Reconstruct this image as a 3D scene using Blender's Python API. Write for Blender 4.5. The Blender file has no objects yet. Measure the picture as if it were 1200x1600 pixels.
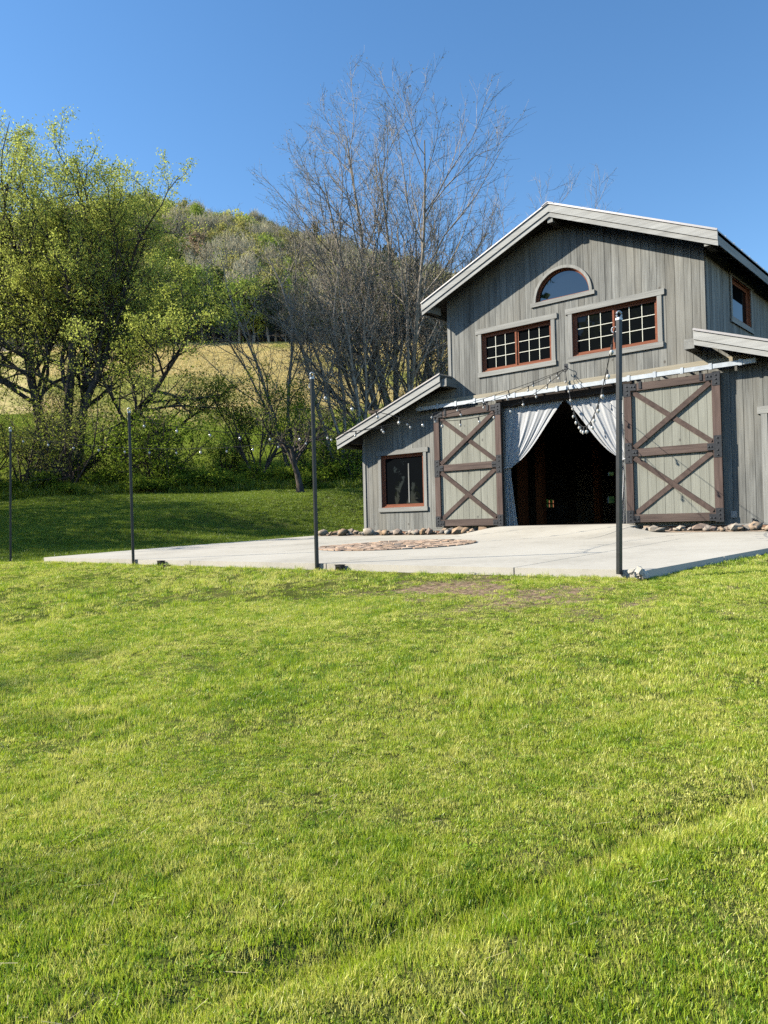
import bpy, math
import numpy as np
from mathutils import Matrix, Vector

S = bpy.context.scene
COL = S.collection
# ------------------------------------------------------------------ camera
CAM = np.array([13.286, -17.796, 0.163])
YAW, PITCH, ROLL = -0.70860, 0.015929, -0.02354
F_PX = 1205.7                      # focal length in pixels of a 1200 x 1600 frame
cy_, sy_ = math.cos(YAW), math.sin(YAW)
FW = np.array([sy_ * math.cos(PITCH), cy_ * math.cos(PITCH), math.sin(PITCH)])
RT0 = np.array([cy_, -sy_, 0.0])
UP0 = np.cross(RT0, FW)
RT = RT0 * math.cos(ROLL) + UP0 * math.sin(ROLL)
UP = -RT0 * math.sin(ROLL) + UP0 * math.cos(ROLL)
cam = bpy.data.cameras.new('camera')
camo = bpy.data.objects.new('camera', cam)
COL.objects.link(camo)
cam.sensor_fit = 'VERTICAL'
cam.sensor_height = 36.0
cam.lens = 36.0 * F_PX / 1600.0
cam.clip_start = 0.05
cam.clip_end = 6000
camo.matrix_world = Matrix([[RT[i], UP[i], -FW[i], CAM[i]] for i in range(3)] + [[0, 0, 0, 1]])
S.camera = camo

# ------------------------------------------------------------------ sky, sun, exposure
SUN_FROM = np.array([-0.80, -0.60, 0.65])
el = math.atan2(SUN_FROM[2], math.hypot(SUN_FROM[0], SUN_FROM[1]))
az = math.atan2(SUN_FROM[0], SUN_FROM[1])            # clockwise from +Y
world = bpy.data.worlds.new('World')
S.world = world
world.use_nodes = True
wn = world.node_tree
bg = wn.nodes['Background']
sky = wn.nodes.new('ShaderNodeTexSky')
sky.sky_type = 'NISHITA'
sky.sun_disc = False
sky.sun_elevation = el
sky.sun_rotation = az % (2 * math.pi)
sky.altitude = 300
sky.air_density = 1.0
sky.dust_density = 0.1
sky.ozone_density = 1.6
hs = wn.nodes.new('ShaderNodeHueSaturation')
hs.inputs['Saturation'].default_value = 1.22
hs.inputs['Value'].default_value = 1.20
wn.links.new(sky.outputs[0], hs.inputs['Color'])
wn.links.new(hs.outputs[0], bg.inputs[0])
bg.inputs[1].default_value = 0.108
sl = bpy.data.lights.new('sun', 'SUN')
sl.energy = 5.0
sl.angle = math.radians(0.53)
sl.color = (1.0, 0.945, 0.84)
so = bpy.data.objects.new('sun', sl)
COL.objects.link(so)
so.rotation_euler = Vector((-SUN_FROM[0], -SUN_FROM[1], -SUN_FROM[2])).to_track_quat('-Z', 'Y').to_euler()
S.view_settings.view_transform = 'Standard'
S.view_settings.look = 'None'
S.view_settings.exposure = 0.78
S.view_settings.gamma = 1.0
S.view_settings.use_curve_mapping = False
S.render.engine = 'CYCLES'
S.cycles.max_bounces = 5
S.cycles.diffuse_bounces = 0
S.cycles.glossy_bounces = 3
S.cycles.transmission_bounces = 3
S.cycles.use_denoising = False

# ------------------------------------------------------------------ helpers
WLOC = {}                                            # world location of every object made


def np_mesh(name, V, F, mats=None, smooth=False):
    V = np.asarray(V, dtype=np.float32).reshape(-1, 3)
    F = np.asarray(F, dtype=np.int32)
    me = bpy.data.meshes.new(name)
    k = F.shape[1]
    me.vertices.add(len(V))
    me.vertices.foreach_set('co', V.ravel())
    me.loops.add(F.size)
    me.loops.foreach_set('vertex_index', F.ravel())
    me.polygons.add(len(F))
    me.polygons.foreach_set('loop_start', np.arange(0, F.size, k, dtype=np.int32))
    me.polygons.foreach_set('loop_total', np.full(len(F), k, dtype=np.int32))
    me.polygons.foreach_set('use_smooth', np.full(len(F), bool(smooth)))
    me.update(calc_edges=True)
    if mats:
        for m in (mats if isinstance(mats, (list, tuple)) else [mats]):
            me.materials.append(m)
    return me


def link(o, parent=None, loc=(0, 0, 0)):
    loc = np.asarray(loc, float)
    COL.objects.link(o)
    WLOC[o.name] = loc
    if parent is not None:
        o.parent = parent
        o.location = loc - WLOC[parent.name]
    else:
        o.location = loc
    return o


def empty(name, loc, label=None, cat=None, group=None, parent=None):
    o = bpy.data.objects.new(name, None)
    o.empty_display_size = 0.2
    link(o, parent, loc)
    return tag(o, label, cat, group)


def tag(o, label=None, cat=None, group=None, kind=None):
    for k, v in (('label', label), ('category', cat), ('group', group), ('kind', kind)):
        if v:
            o[k] = v
    return o


class MB:
    """collects quads in world space; build() links them as ONE object with its origin at its base"""

    def __init__(s, fn=None):
        s.v, s.f, s.n, s.fn = [], [], 0, fn

    def add(s, V, F):
        V = np.asarray(V, float).reshape(-1, 3)
        if s.fn:
            V = s.fn(V)
        s.v.append(V)
        s.f.append(np.asarray(F, int) + s.n)
        s.n += len(V)
        return s

    def hexa(s, a):
        """8 corners: 0-3 bottom loop, 4-7 top loop"""
        return s.add(a, [(0, 3, 2, 1), (4, 5, 6, 7), (0, 1, 5, 4), (1, 2, 6, 5), (2, 3, 7, 6), (3, 0, 4, 7)])

    def box(s, x0, x1, y0, y1, z0, z1):
        return s.hexa([(x0, y0, z0), (x1, y0, z0), (x1, y1, z0), (x0, y1, z0),
                       (x0, y0, z1), (x1, y0, z1), (x1, y1, z1), (x0, y1, z1)])

    def slope(s, x0, z0, x1, z1, d0, d1, y0, y1):
        """slab that follows a sloped line in xz, between depths d0 and d1 below it"""
        return s.hexa([(x0, y0, z0 - d1), (x1, y0, z1 - d1), (x1, y1, z1 - d1), (x0, y1, z0 - d1),
                       (x0, y0, z0 - d0), (x1, y0, z1 - d0), (x1, y1, z1 - d0), (x0, y1, z0 - d0)])

    def bar(s, p, q, w, h, up=(0, 0, 1)):
        p, q = np.asarray(p, float), np.asarray(q, float)
        t = (q - p) / np.linalg.norm(q - p)
        a = np.cross(t, up)
        a /= np.linalg.norm(a)
        b = np.cross(a, t)
        a, b = a * w / 2, b * h / 2
        return s.hexa([p - a - b, p + a - b, q + a - b, q - a - b, p - a + b, p + a + b, q + a + b, q - a + b])

    def tube(s, P, R, k=8, cap=True):
        P = np.asarray(P, float)
        R = np.broadcast_to(np.asarray(R, float), (len(P),))
        V, F = tubes(P[None], R[None], k)
        s.add(V, F)
        if cap:
            for i in (0, -1):
                t = P[i] - (P[1] if i == 0 else P[-2])
                t /= np.linalg.norm(t)
                ring = V.reshape(len(P), k, 3)[i]
                c = P[i] + t * R[i] * 0.3
                inner = c + (ring - P[i]) * 0.05
                vv = np.concatenate([ring, inner])
                s.add(vv, [(j, (j + 1) % k, k + (j + 1) % k, k + j) for j in range(k)])
        return s

    def build(s, name, mat, parent=None, smooth=False, local=None):
        V = np.concatenate(s.v)
        F = np.concatenate(s.f)
        lo, hi = V.min(0), V.max(0)
        org = np.array([(lo[0] + hi[0]) / 2, (lo[1] + hi[1]) / 2, lo[2]]) if local is None else np.asarray(local, float)
        me = np_mesh(name, V - org, F, mat, smooth)
        o = bpy.data.objects.new(name, me)
        return link(o, parent, org)


def tubes(P, R, k):
    """P (m,n,3) polylines, R (m,n) radii -> verts, quads"""
    m, n, _ = P.shape
    T = np.gradient(P, axis=1)
    T /= np.linalg.norm(T, axis=2, keepdims=True) + 1e-9
    ref = np.where(np.abs(T[:, :1, 2:3]) > 0.9, np.array([1.0, 0, 0]), np.array([0, 0, 1.0]))
    A = np.cross(T, np.broadcast_to(ref, T.shape))
    A /= np.linalg.norm(A, axis=2, keepdims=True) + 1e-9
    B = np.cross(T, A)
    th = np.arange(k) * 2 * np.pi / k
    V = P[:, :, None] + R[:, :, None, None] * (A[:, :, None] * np.cos(th)[None, None, :, None] + B[:, :, None] * np.sin(th)[None, None, :, None])
    idx = np.arange(m * n * k).reshape(m, n, k)
    nx = np.roll(idx, -1, axis=2)
    F = np.stack([idx[:, :-1], nx[:, :-1], nx[:, 1:], idx[:, 1:]], -1).reshape(-1, 4)
    return V.reshape(-1, 3), F


def unit(a):
    return a / (np.linalg.norm(a, axis=-1, keepdims=True) + 1e-9)


def sstep(a, b, x):
    t = np.clip((np.asarray(x, float) - a) / (b - a), 0, 1)
    return t * t * (3 - 2 * t)


_nr = np.random.RandomState(5)
_lat = _nr.rand(128, 128)


def vnoise(x, y):
    xi, yi = np.floor(x).astype(int), np.floor(y).astype(int)
    fx, fy = x - xi, y - yi
    fx, fy = fx * fx * (3 - 2 * fx), fy * fy * (3 - 2 * fy)
    g = lambda i, j: _lat[(xi + i) % 128, (yi + j) % 128]
    return (g(0, 0) * (1 - fx) + g(1, 0) * fx) * (1 - fy) + (g(0, 1) * (1 - fx) + g(1, 1) * fx) * fy - 0.5


# ------------------------------------------------------------------ materials
class N:
    def __init__(s, name):
        s.m = bpy.data.materials.new(name)
        s.m.use_nodes = True
        s.t = s.m.node_tree
        s.b = s.t.nodes['Principled BSDF']
        s.out = s.t.nodes['Material Output']

    def new(s, typ, **kw):
        n = s.t.nodes.new(typ)
        for k, v in kw.items():
            setattr(n, k, v)
        return n

    def ln(s, a, b):
        s.t.links.new(a, b)

    def noise(s, vec, scale, detail=4, rough=0.55):
        n = s.new('ShaderNodeTexNoise')
        n.inputs['Scale'].default_value = scale
        n.inputs['Detail'].default_value = detail
        n.inputs['Roughness'].default_value = rough
        if vec is not None:
            s.ln(vec, n.inputs['Vector'])
        return n.outputs['Fac']

    def mapping(s, vec, scale, loc=None):
        n = s.new('ShaderNodeMapping')
        n.inputs['Scale'].default_value = scale
        s.ln(vec, n.inputs['Vector'])
        if loc is not None:
            s.ln(loc, n.inputs['Location'])
        return n.outputs[0]

    def ramp(s, fac, stops):
        n = s.new('ShaderNodeValToRGB')
        e = n.color_ramp.elements
        while len(e) < len(stops):
            e.new(0.5)
        for i, (p, c) in enumerate(stops):
            e[i].position = p
            e[i].color = (*c, 1) if len(c) == 3 else c
        s.ln(fac, n.inputs[0])
        return n.outputs[0]

    def mix(s, fac, a, b, mode='MIX'):
        n = s.new('ShaderNodeMix', data_type='RGBA', blend_type=mode)
        for v, i in ((fac, 0), (a, 6), (b, 7)):
            if hasattr(v, 'links'):
                s.ln(v, n.inputs[i])
            elif i == 0:
                n.inputs[0].default_value = v
            else:
                n.inputs[i].default_value = (*v, 1)
        return n.outputs[2]

    def bump(s, h, strength, dist=0.01):
        n = s.new('ShaderNodeBump')
        n.inputs['Strength'].default_value = strength
        n.inputs['Distance'].default_value = dist
        s.ln(h, n.inputs['Height'])
        s.ln(n.outputs[0], s.b.inputs['Normal'])

    def pos(s):
        return s.new('ShaderNodeNewGeometry').outputs['Position']

    def rnd(s):
        return s.new('ShaderNodeObjectInfo').outputs['Random']

    def math(s, op, a, b):
        n = s.new('ShaderNodeMath', operation=op)
        for i, v in enumerate((a, b)):
            if hasattr(v, 'links'):
                s.ln(v, n.inputs[i])
            else:
                n.inputs[i].default_value = v
        return n.outputs[0]


def plain(name, col, rough=0.6, metal=0.0, var=0.25, scale=6.0, bump=0.0):
    n = N(name)
    f = n.noise(n.pos(), scale, 5)
    lo = tuple(c * (1 - var) for c in col)
    hi = tuple(min(1, c * (1 + var)) for c in col)
    n.ln(n.ramp(f, [(0.3, lo), (0.7, hi)]), n.b.inputs['Base Color'])
    n.b.inputs['Roughness'].default_value = rough
    n.b.inputs['Metallic'].default_value = metal
    if bump:
        n.bump(n.noise(n.pos(), scale * 6, 4), bump)
    return n.m


def wood(name, dark, light, axis='z', var=0.3, rough=0.85, stain=None, stain_amt=0.5, knots=None):
    """weathered boards: grain along one axis, every board (object) a tone of its own"""
    n = N(name)
    r = n.rnd()
    off = n.new('ShaderNodeCombineXYZ')
    for i in range(3):
        n.ln(n.math('MULTIPLY', r, 37.0 + 11 * i), off.inputs[i])
    sc = {'z': (26, 26, 1.1), 'x': (1.1, 26, 26), 'y': (26, 1.1, 26), 'd': (9, 9, 9)}[axis]
    grain = n.noise(n.mapping(n.pos(), sc, off.outputs[0]), 1.0, 6, 0.62)
    sc2 = tuple(v * 0.16 for v in sc)
    blot = n.noise(n.mapping(n.pos(), tuple(max(v, 0.5) for v in sc2), off.outputs[0]), 1.0, 5, 0.6)
    f = n.math('ADD', n.math('MULTIPLY', grain, 0.6), n.math('MULTIPLY', blot, 0.5))
    col = n.ramp(f, [(0.36, dark), (0.72, light)])
    tone = n.new('ShaderNodeMapRange')
    tone.inputs['To Min'].default_value = 1 - var
    tone.inputs['To Max'].default_value = 1 + var
    n.ln(r, tone.inputs['Value'])
    tc = n.new('ShaderNodeCombineColor')
    for i in range(3):
        n.ln(tone.outputs[0], tc.inputs[i])
    col = n.mix(1.0, col, tc.outputs[0], 'MULTIPLY')
    if stain:
        sf = n.noise(n.mapping(n.pos(), (1.2, 1.2, 0.35)), 1.0, 4)
        m = n.ramp(sf, [(0.45, (0, 0, 0)), (0.65, (stain_amt,) * 3)])
        col = n.mix(m, col, stain)
    if knots:
        vor = n.new('ShaderNodeTexVoronoi')
        vor.inputs['Scale'].default_value = 1.0
        n.ln(n.mapping(n.pos(), (2.6, 2.6, 1.9), off.outputs[0]), vor.inputs['Vector'])
        m = n.ramp(vor.outputs['Distance'], [(0.04, (0.75,) * 3), (0.09, (0, 0, 0))])
        col = n.mix(m, col, knots)
    n.ln(col, n.b.inputs['Base Color'])
    n.b.inputs['Roughness'].default_value = rough
    n.b.inputs['Specular IOR Level'].default_value = 0.25
    n.bump(grain, 0.5, 0.004)
    return n.m


def leafy(name, cols, trans=0.45, scale=0.6, per_instance=False, gloss=0.0, patch=None):
    """thin leaf or blade: diffuse plus translucent; tone varies per leaf and in patches"""
    n = N(name)
    if per_instance:
        r = n.rnd()
    else:
        r = n.new('ShaderNodeNewGeometry').outputs['Random Per Island']
    big = n.noise(n.pos(), scale, 4)
    f = n.math('ADD', n.math('MULTIPLY', r, 0.62), n.math('MULTIPLY', big, 0.80))
    if name == 'grass_blade':
        mid = n.noise(n.pos(), 3.4, 3)
        f = n.math('ADD', n.math('MULTIPLY', r, 0.50), n.math('ADD', n.math('MULTIPLY', big, 0.62), n.math('MULTIPLY', mid, 0.42)))
        f = n.math('SUBTRACT', f, 0.07)
    stops = [(0.25 + 0.75 * i / max(1, len(cols) - 1) * 0.85, c) for i, c in enumerate(cols)]
    col = n.ramp(f, stops)
    if patch:
        pf = n.noise(n.pos(), patch[0], 3)
        m = n.ramp(pf, [(patch[2], (0, 0, 0)), (patch[3], (0.85,) * 3)])
        col = n.mix(m, col, patch[1])
    d = n.new('ShaderNodeBsdfDiffuse')
    tr = n.new('ShaderNodeBsdfTranslucent')
    n.ln(col, d.inputs[0])
    n.ln(col, tr.inputs[0])
    mx = n.new('ShaderNodeMixShader')
    mx.inputs[0].default_value = trans
    n.ln(d.outputs[0], mx.inputs[1])
    n.ln(tr.outputs[0], mx.inputs[2])
    last = mx.outputs[0]
    if gloss:
        g = n.new('ShaderNodeBsdfGlossy')
        g.inputs['Roughness'].default_value = 0.45
        m2 = n.new('ShaderNodeMixShader')
        m2.inputs[0].default_value = gloss
        n.ln(last, m2.inputs[1])
        n.ln(g.outputs[0], m2.inputs[2])
        last = m2.outputs[0]
    n.ln(last, n.out.inputs[0])
    return n.m


def bark_mat(name, a, b):
    n = N(name)
    f = n.noise(n.mapping(n.pos(), (9, 9, 2.2)), 1.0, 6, 0.65)
    n.ln(n.ramp(f, [(0.35, a), (0.68, b)]), n.b.inputs['Base Color'])
    n.b.inputs['Roughness'].default_value = 0.95
    n.b.inputs['Specular IOR Level'].default_value = 0.1
    n.bump(f, 0.8, 0.03)
    return n.m


M = {}
M['siding'] = wood('siding', (0.098, 0.096, 0.086), (0.340, 0.335, 0.30), 'z', 0.17, stain=(0.30, 0.275, 0.22), stain_amt=0.45, knots=(0.09, 0.075, 0.06))
M['siding_y'] = M['siding']
M['trim_x'] = wood('trim_x', (0.20, 0.195, 0.175), (0.40, 0.39, 0.35), 'x', 0.10)
M['trim_z'] = wood('trim_z', (0.20, 0.195, 0.175), (0.40, 0.39, 0.35), 'z', 0.10)
M['trim_y'] = wood('trim_y', (0.20, 0.195, 0.175), (0.40, 0.39, 0.35), 'y', 0.10)
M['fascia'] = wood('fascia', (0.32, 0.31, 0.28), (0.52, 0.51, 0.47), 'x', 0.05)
M['header'] = wood('header', (0.34, 0.295, 0.215), (0.52, 0.46, 0.34), 'x', 0.08)
M['panel'] = wood('panel', (0.235, 0.23, 0.185), (0.365, 0.36, 0.295), 'z', 0.06, knots=(0.10, 0.095, 0.085))
M['brown_z'] = wood('brown_z', (0.060, 0.040, 0.034), (0.165, 0.115, 0.095), 'z', 0.12, knots=(0.03, 0.02, 0.02))
M['brown_x'] = wood('brown_x', (0.060, 0.042, 0.036), (0.175, 0.128, 0.105), 'x', 0.12)
M['brown_d'] = wood('brown_d', (0.055, 0.038, 0.032), (0.140, 0.098, 0.080), 'd', 0.12)
M['dark_beam'] = wood('dark_beam', (0.02, 0.016, 0.013), (0.07, 0.055, 0.045), 'x', 0.1)
M['redwood'] = wood('redwood', (0.19, 0.062, 0.034), (0.37, 0.135, 0.072), 'x', 0.08)
M['timber'] = wood('timber', (0.16, 0.055, 0.025), (0.33, 0.125, 0.055), 'z', 0.1)
M['backing'] = plain('backing', (0.035, 0.034, 0.03), 0.9)
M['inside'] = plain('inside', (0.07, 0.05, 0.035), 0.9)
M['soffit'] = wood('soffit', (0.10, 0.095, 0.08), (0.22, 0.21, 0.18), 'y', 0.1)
M['roof'] = plain('roof', (0.50, 0.46, 0.43), 0.42, 0.35, 0.06, 3.0)
M['galv'] = plain('galv', (0.52, 0.55, 0.57), 0.45, 0.4, 0.12, 9.0)
M['iron'] = plain('iron', (0.035, 0.037, 0.042), 0.55, 0.5, 0.3, 20.0)
M['pole'] = plain('pole', (0.026, 0.028, 0.030), 0.42, 0.2, 0.2, 14.0)
M['cream'] = plain('cream', (0.74, 0.72, 0.58), 0.5, 0, 0.04)
M['wire'] = plain('wire', (0.012, 0.012, 0.012), 0.7)
M['fixture'] = plain('fixture', (0.02, 0.021, 0.022), 0.5, 0.2)
M['plate'] = plain('plate', (0.30, 0.30, 0.29), 0.5)

n = N('window_glass')
n.b.inputs['Base Color'].default_value = (0.006, 0.007, 0.008, 1)
n.b.inputs['Roughness'].default_value = 0.015
n.b.inputs['IOR'].default_value = 2.0
f = n.noise(n.pos(), 1.1, 2)
n.bump(f, 0.06, 0.02)
M['glass'] = n.m
n = N('window_glass_plain')
n.b.inputs['Base Color'].default_value = (0.006, 0.007, 0.008, 1)
n.b.inputs['Roughness'].default_value = 0.015
n.b.inputs['IOR'].default_value = 1.28
n.bump(n.noise(n.pos(), 1.3, 2), 0.06, 0.02)
M['glass_low'] = n.m
n = N('bulb_glass')
n.b.inputs['Base Color'].default_value = (0.62, 0.59, 0.52, 1)  # sunlight caught by the clear glass is put into this pale colour
n.b.inputs['Roughness'].default_value = 0.12
n.b.inputs['IOR'].default_value = 1.9
M['bulb'] = n.m

n = N('curtain_cloth')
d = n.new('ShaderNodeBsdfDiffuse')
tr = n.new('ShaderNodeBsdfTranslucent')
cn = n.ramp(n.noise(n.mapping(n.pos(), (3, 3, 1)), 1, 2), [(0.3, (0.74, 0.74, 0.73)), (0.7, (0.80, 0.80, 0.79))])
n.ln(cn, d.inputs[0])
n.ln(cn, tr.inputs[0])
mx = n.new('ShaderNodeMixShader')
mx.inputs[0].default_value = 0.34
n.ln(d.outputs[0], mx.inputs[1])
n.ln(tr.outputs[0], mx.inputs[2])
n.ln(mx.outputs[0], n.out.inputs[0])
M['curtain'] = n.m

n = N('concrete')
p = n.pos()
a = n.noise(p, 0.55, 5)
b = n.noise(p, 7.0, 6, 0.7)
f = n.math('ADD', n.math('MULTIPLY', a, 0.65), n.math('MULTIPLY', b, 0.35))
col = n.ramp(f, [(0.32, (0.39, 0.355, 0.285)), (0.5, (0.52, 0.475, 0.385)), (0.7, (0.585, 0.54, 0.445))])
n.ln(col, n.b.inputs['Base Color'])
n.b.inputs['Roughness'].default_value = 0.85
n.bump(n.noise(p, 90, 4), 0.15, 0.004)
M['concrete'] = n.m
M['slab_base'] = plain('slab_base', (0.07, 0.065, 0.055), 0.9)


def stone_mat(name, stops, scale=5):
    n = N(name)
    r = n.rnd()
    f = n.noise(n.pos(), scale, 6, 0.65)
    c = n.ramp(r, stops)
    dk = n.ramp(f, [(0.3, (0.55, 0.52, 0.5)), (0.65, (1.1, 1.1, 1.1))])
    n.ln(n.mix(1.0, c, dk, 'MULTIPLY'), n.b.inputs['Base Color'])
    n.b.inputs['Roughness'].default_value = 0.85
    n.bump(f, 0.5, 0.02)
    return n.m


M['stone'] = stone_mat('river_stone', [(0, (0.22, 0.19, 0.16)), (0.2, (0.46, 0.40, 0.32)), (0.45, (0.42, 0.27, 0.15)), (0.65, (0.50, 0.45, 0.37)), (0.85, (0.30, 0.22, 0.17)), (1, (0.52, 0.38, 0.24))])
M['paver'] = stone_mat('red_paver', [(0, (0.56, 0.38, 0.25)), (0.3, (0.64, 0.46, 0.32)), (0.6, (0.60, 0.41, 0.27)), (0.8, (0.66, 0.51, 0.38)), (1, (0.54, 0.35, 0.23))], 12)
M['flag'] = stone_mat('foundation_stone', [(0, (0.28, 0.14, 0.085)), (0.5, (0.36, 0.20, 0.12)), (1, (0.40, 0.27, 0.17))], 8)
M['gravel_bed'] = plain('gravel_bed', (0.34, 0.25, 0.17), 0.95, 0, 0.5, 18, 0.6)

# grounds
n = N('lawn_soil')
p = n.pos()
g = n.noise(p, 2.2, 6, 0.65)
g2 = n.noise(p, 0.25, 4)
col = n.ramp(g, [(0.3, (0.035, 0.05, 0.010)), (0.5, (0.08, 0.105, 0.02)), (0.7, (0.15, 0.15, 0.045))])
col = n.mix(n.ramp(g2, [(0.42, (0, 0, 0)), (0.65, (0.5,) * 3)]), col, (0.12, 0.10, 0.045))
at = n.new('ShaderNodeAttribute')
at.attribute_name = 'worn'
wf = n.math('MULTIPLY', at.outputs['Fac'], n.math('MULTIPLY', n.noise(p, 5.0, 5), 2.2))
dcol = n.ramp(n.noise(p, 16, 5), [(0.35, (0.15, 0.10, 0.06)), (0.65, (0.36, 0.26, 0.17))])
clampn = n.new('ShaderNodeClamp')
n.ln(wf, clampn.inputs[0])
col = n.mix(clampn.outputs[0], col, dcol)
n.ln(col, n.b.inputs['Base Color'])
n.b.inputs['Roughness'].default_value = 1.0
n.b.inputs['Specular IOR Level'].default_value = 0.0
n.bump(n.noise(p, 12, 5), 0.9, 0.05)
M['lawn'] = n.m
n = N('meadow_soil')
g = n.noise(n.pos(), 0.35, 6, 0.65)
n.ln(n.ramp(g, [(0.35, (0.34, 0.32, 0.10)), (0.55, (0.56, 0.44, 0.18)), (0.7, (0.66, 0.51, 0.25))]), n.b.inputs['Base Color'])
n.b.inputs['Roughness'].default_value = 1.0
n.b.inputs['Specular IOR Level'].default_value = 0.0
M['meadow'] = n.m
n = N('pasture_soil')
g = n.noise(n.pos(), 0.5, 6, 0.65)
n.ln(n.ramp(g, [(0.35, (0.07, 0.12, 0.02)), (0.65, (0.17, 0.22, 0.05))]), n.b.inputs['Base Color'])
n.b.inputs['Roughness'].default_value = 1.0
n.b.inputs['Specular IOR Level'].default_value = 0.0
M['pasture'] = n.m
M['forest_floor'] = plain('forest_floor', (0.11, 0.09, 0.06), 1.0, 0, 0.4, 0.3)
M['dirt'] = plain('dirt', (0.30, 0.19, 0.11), 1.0, 0, 0.35, 9, 0.8)

# plants
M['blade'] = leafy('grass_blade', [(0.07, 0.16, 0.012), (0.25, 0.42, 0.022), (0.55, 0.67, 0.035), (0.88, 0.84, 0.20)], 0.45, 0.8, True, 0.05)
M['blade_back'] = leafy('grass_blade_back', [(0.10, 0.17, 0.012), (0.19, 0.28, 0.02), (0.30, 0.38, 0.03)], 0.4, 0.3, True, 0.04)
M['straw'] = leafy('straw_blade', [(0.52, 0.44, 0.14), (0.82, 0.63, 0.25), (0.92, 0.73, 0.34)], 0.45, 0.05, True, 0.0, (0.045, (0.46, 0.48, 0.11), 0.53, 0.62))
M['hay'] = leafy('pasture_blade', [(0.18, 0.28, 0.025), (0.32, 0.42, 0.045), (0.42, 0.48, 0.09)], 0.35, 0.12, True)
M['bark_dark'] = bark_mat('bark_dark', (0.065, 0.052, 0.040), (0.19, 0.155, 0.12))
M['bark_grey'] = bark_mat('bark_grey', (0.18, 0.145, 0.105), (0.54, 0.46, 0.355))
M['leaf_spring'] = leafy('leaf_spring', [(0.26, 0.31, 0.045), (0.48, 0.53, 0.09), (0.68, 0.71, 0.16)], 0.52, 0.35)
M['leaf_dark'] = leafy('leaf_dark', [(0.085, 0.14, 0.018), (0.19, 0.28, 0.028), (0.32, 0.42, 0.05)], 0.48, 0.5)
M['leaf_lime'] = leafy('leaf_lime', [(0.17, 0.25, 0.02), (0.32, 0.40, 0.03), (0.45, 0.50, 0.06)], 0.5, 0.5)
M['leaf_olive'] = leafy('leaf_olive', [(0.17, 0.21, 0.03), (0.31, 0.36, 0.055), (0.44, 0.47, 0.10)], 0.48, 0.4)
M['leaf_bud'] = leafy('leaf_bud', [(0.16, 0.15, 0.06), (0.26, 0.24, 0.09)], 0.4, 0.5)
M['h_green'] = leafy('hill_green', [(0.15, 0.23, 0.035), (0.27, 0.37, 0.055), (0.38, 0.47, 0.085)], 0.4, 0.08)
M['h_lime'] = leafy('hill_lime', [(0.34, 0.38, 0.06), (0.52, 0.54, 0.10), (0.64, 0.63, 0.14)], 0.45, 0.08)
M['h_olive'] = leafy('hill_olive', [(0.29, 0.28, 0.075), (0.44, 0.42, 0.11), (0.56, 0.51, 0.17)], 0.35, 0.08)
M['h_brown'] = leafy('hill_brown', [(0.33, 0.29, 0.17), (0.48, 0.42, 0.26), (0.60, 0.53, 0.34)], 0.2, 0.08)
M['h_pink'] = leafy('hill_pink', [(0.36, 0.26, 0.15), (0.50, 0.37, 0.22)], 0.3, 0.08)
M['h_dark'] = leafy('hill_dark', [(0.025, 0.045, 0.018), (0.05, 0.08, 0.025)], 0.25, 0.08)

# ------------------------------------------------------------------ the land
FH = unit(np.array([FW[0], FW[1], 0]))
RH = np.array([cy_, -sy_, 0.0])


def uv_of(x, y):
    dx, dy = x - CAM[0], y - CAM[1]
    return dx * RH[0] + dy * RH[1], dx * FH[0] + dy * FH[1]


def xy_of(u, v):
    return CAM[0] + RH[0] * u + FH[0] * v, CAM[1] + RH[1] * u + FH[1] * v


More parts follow.
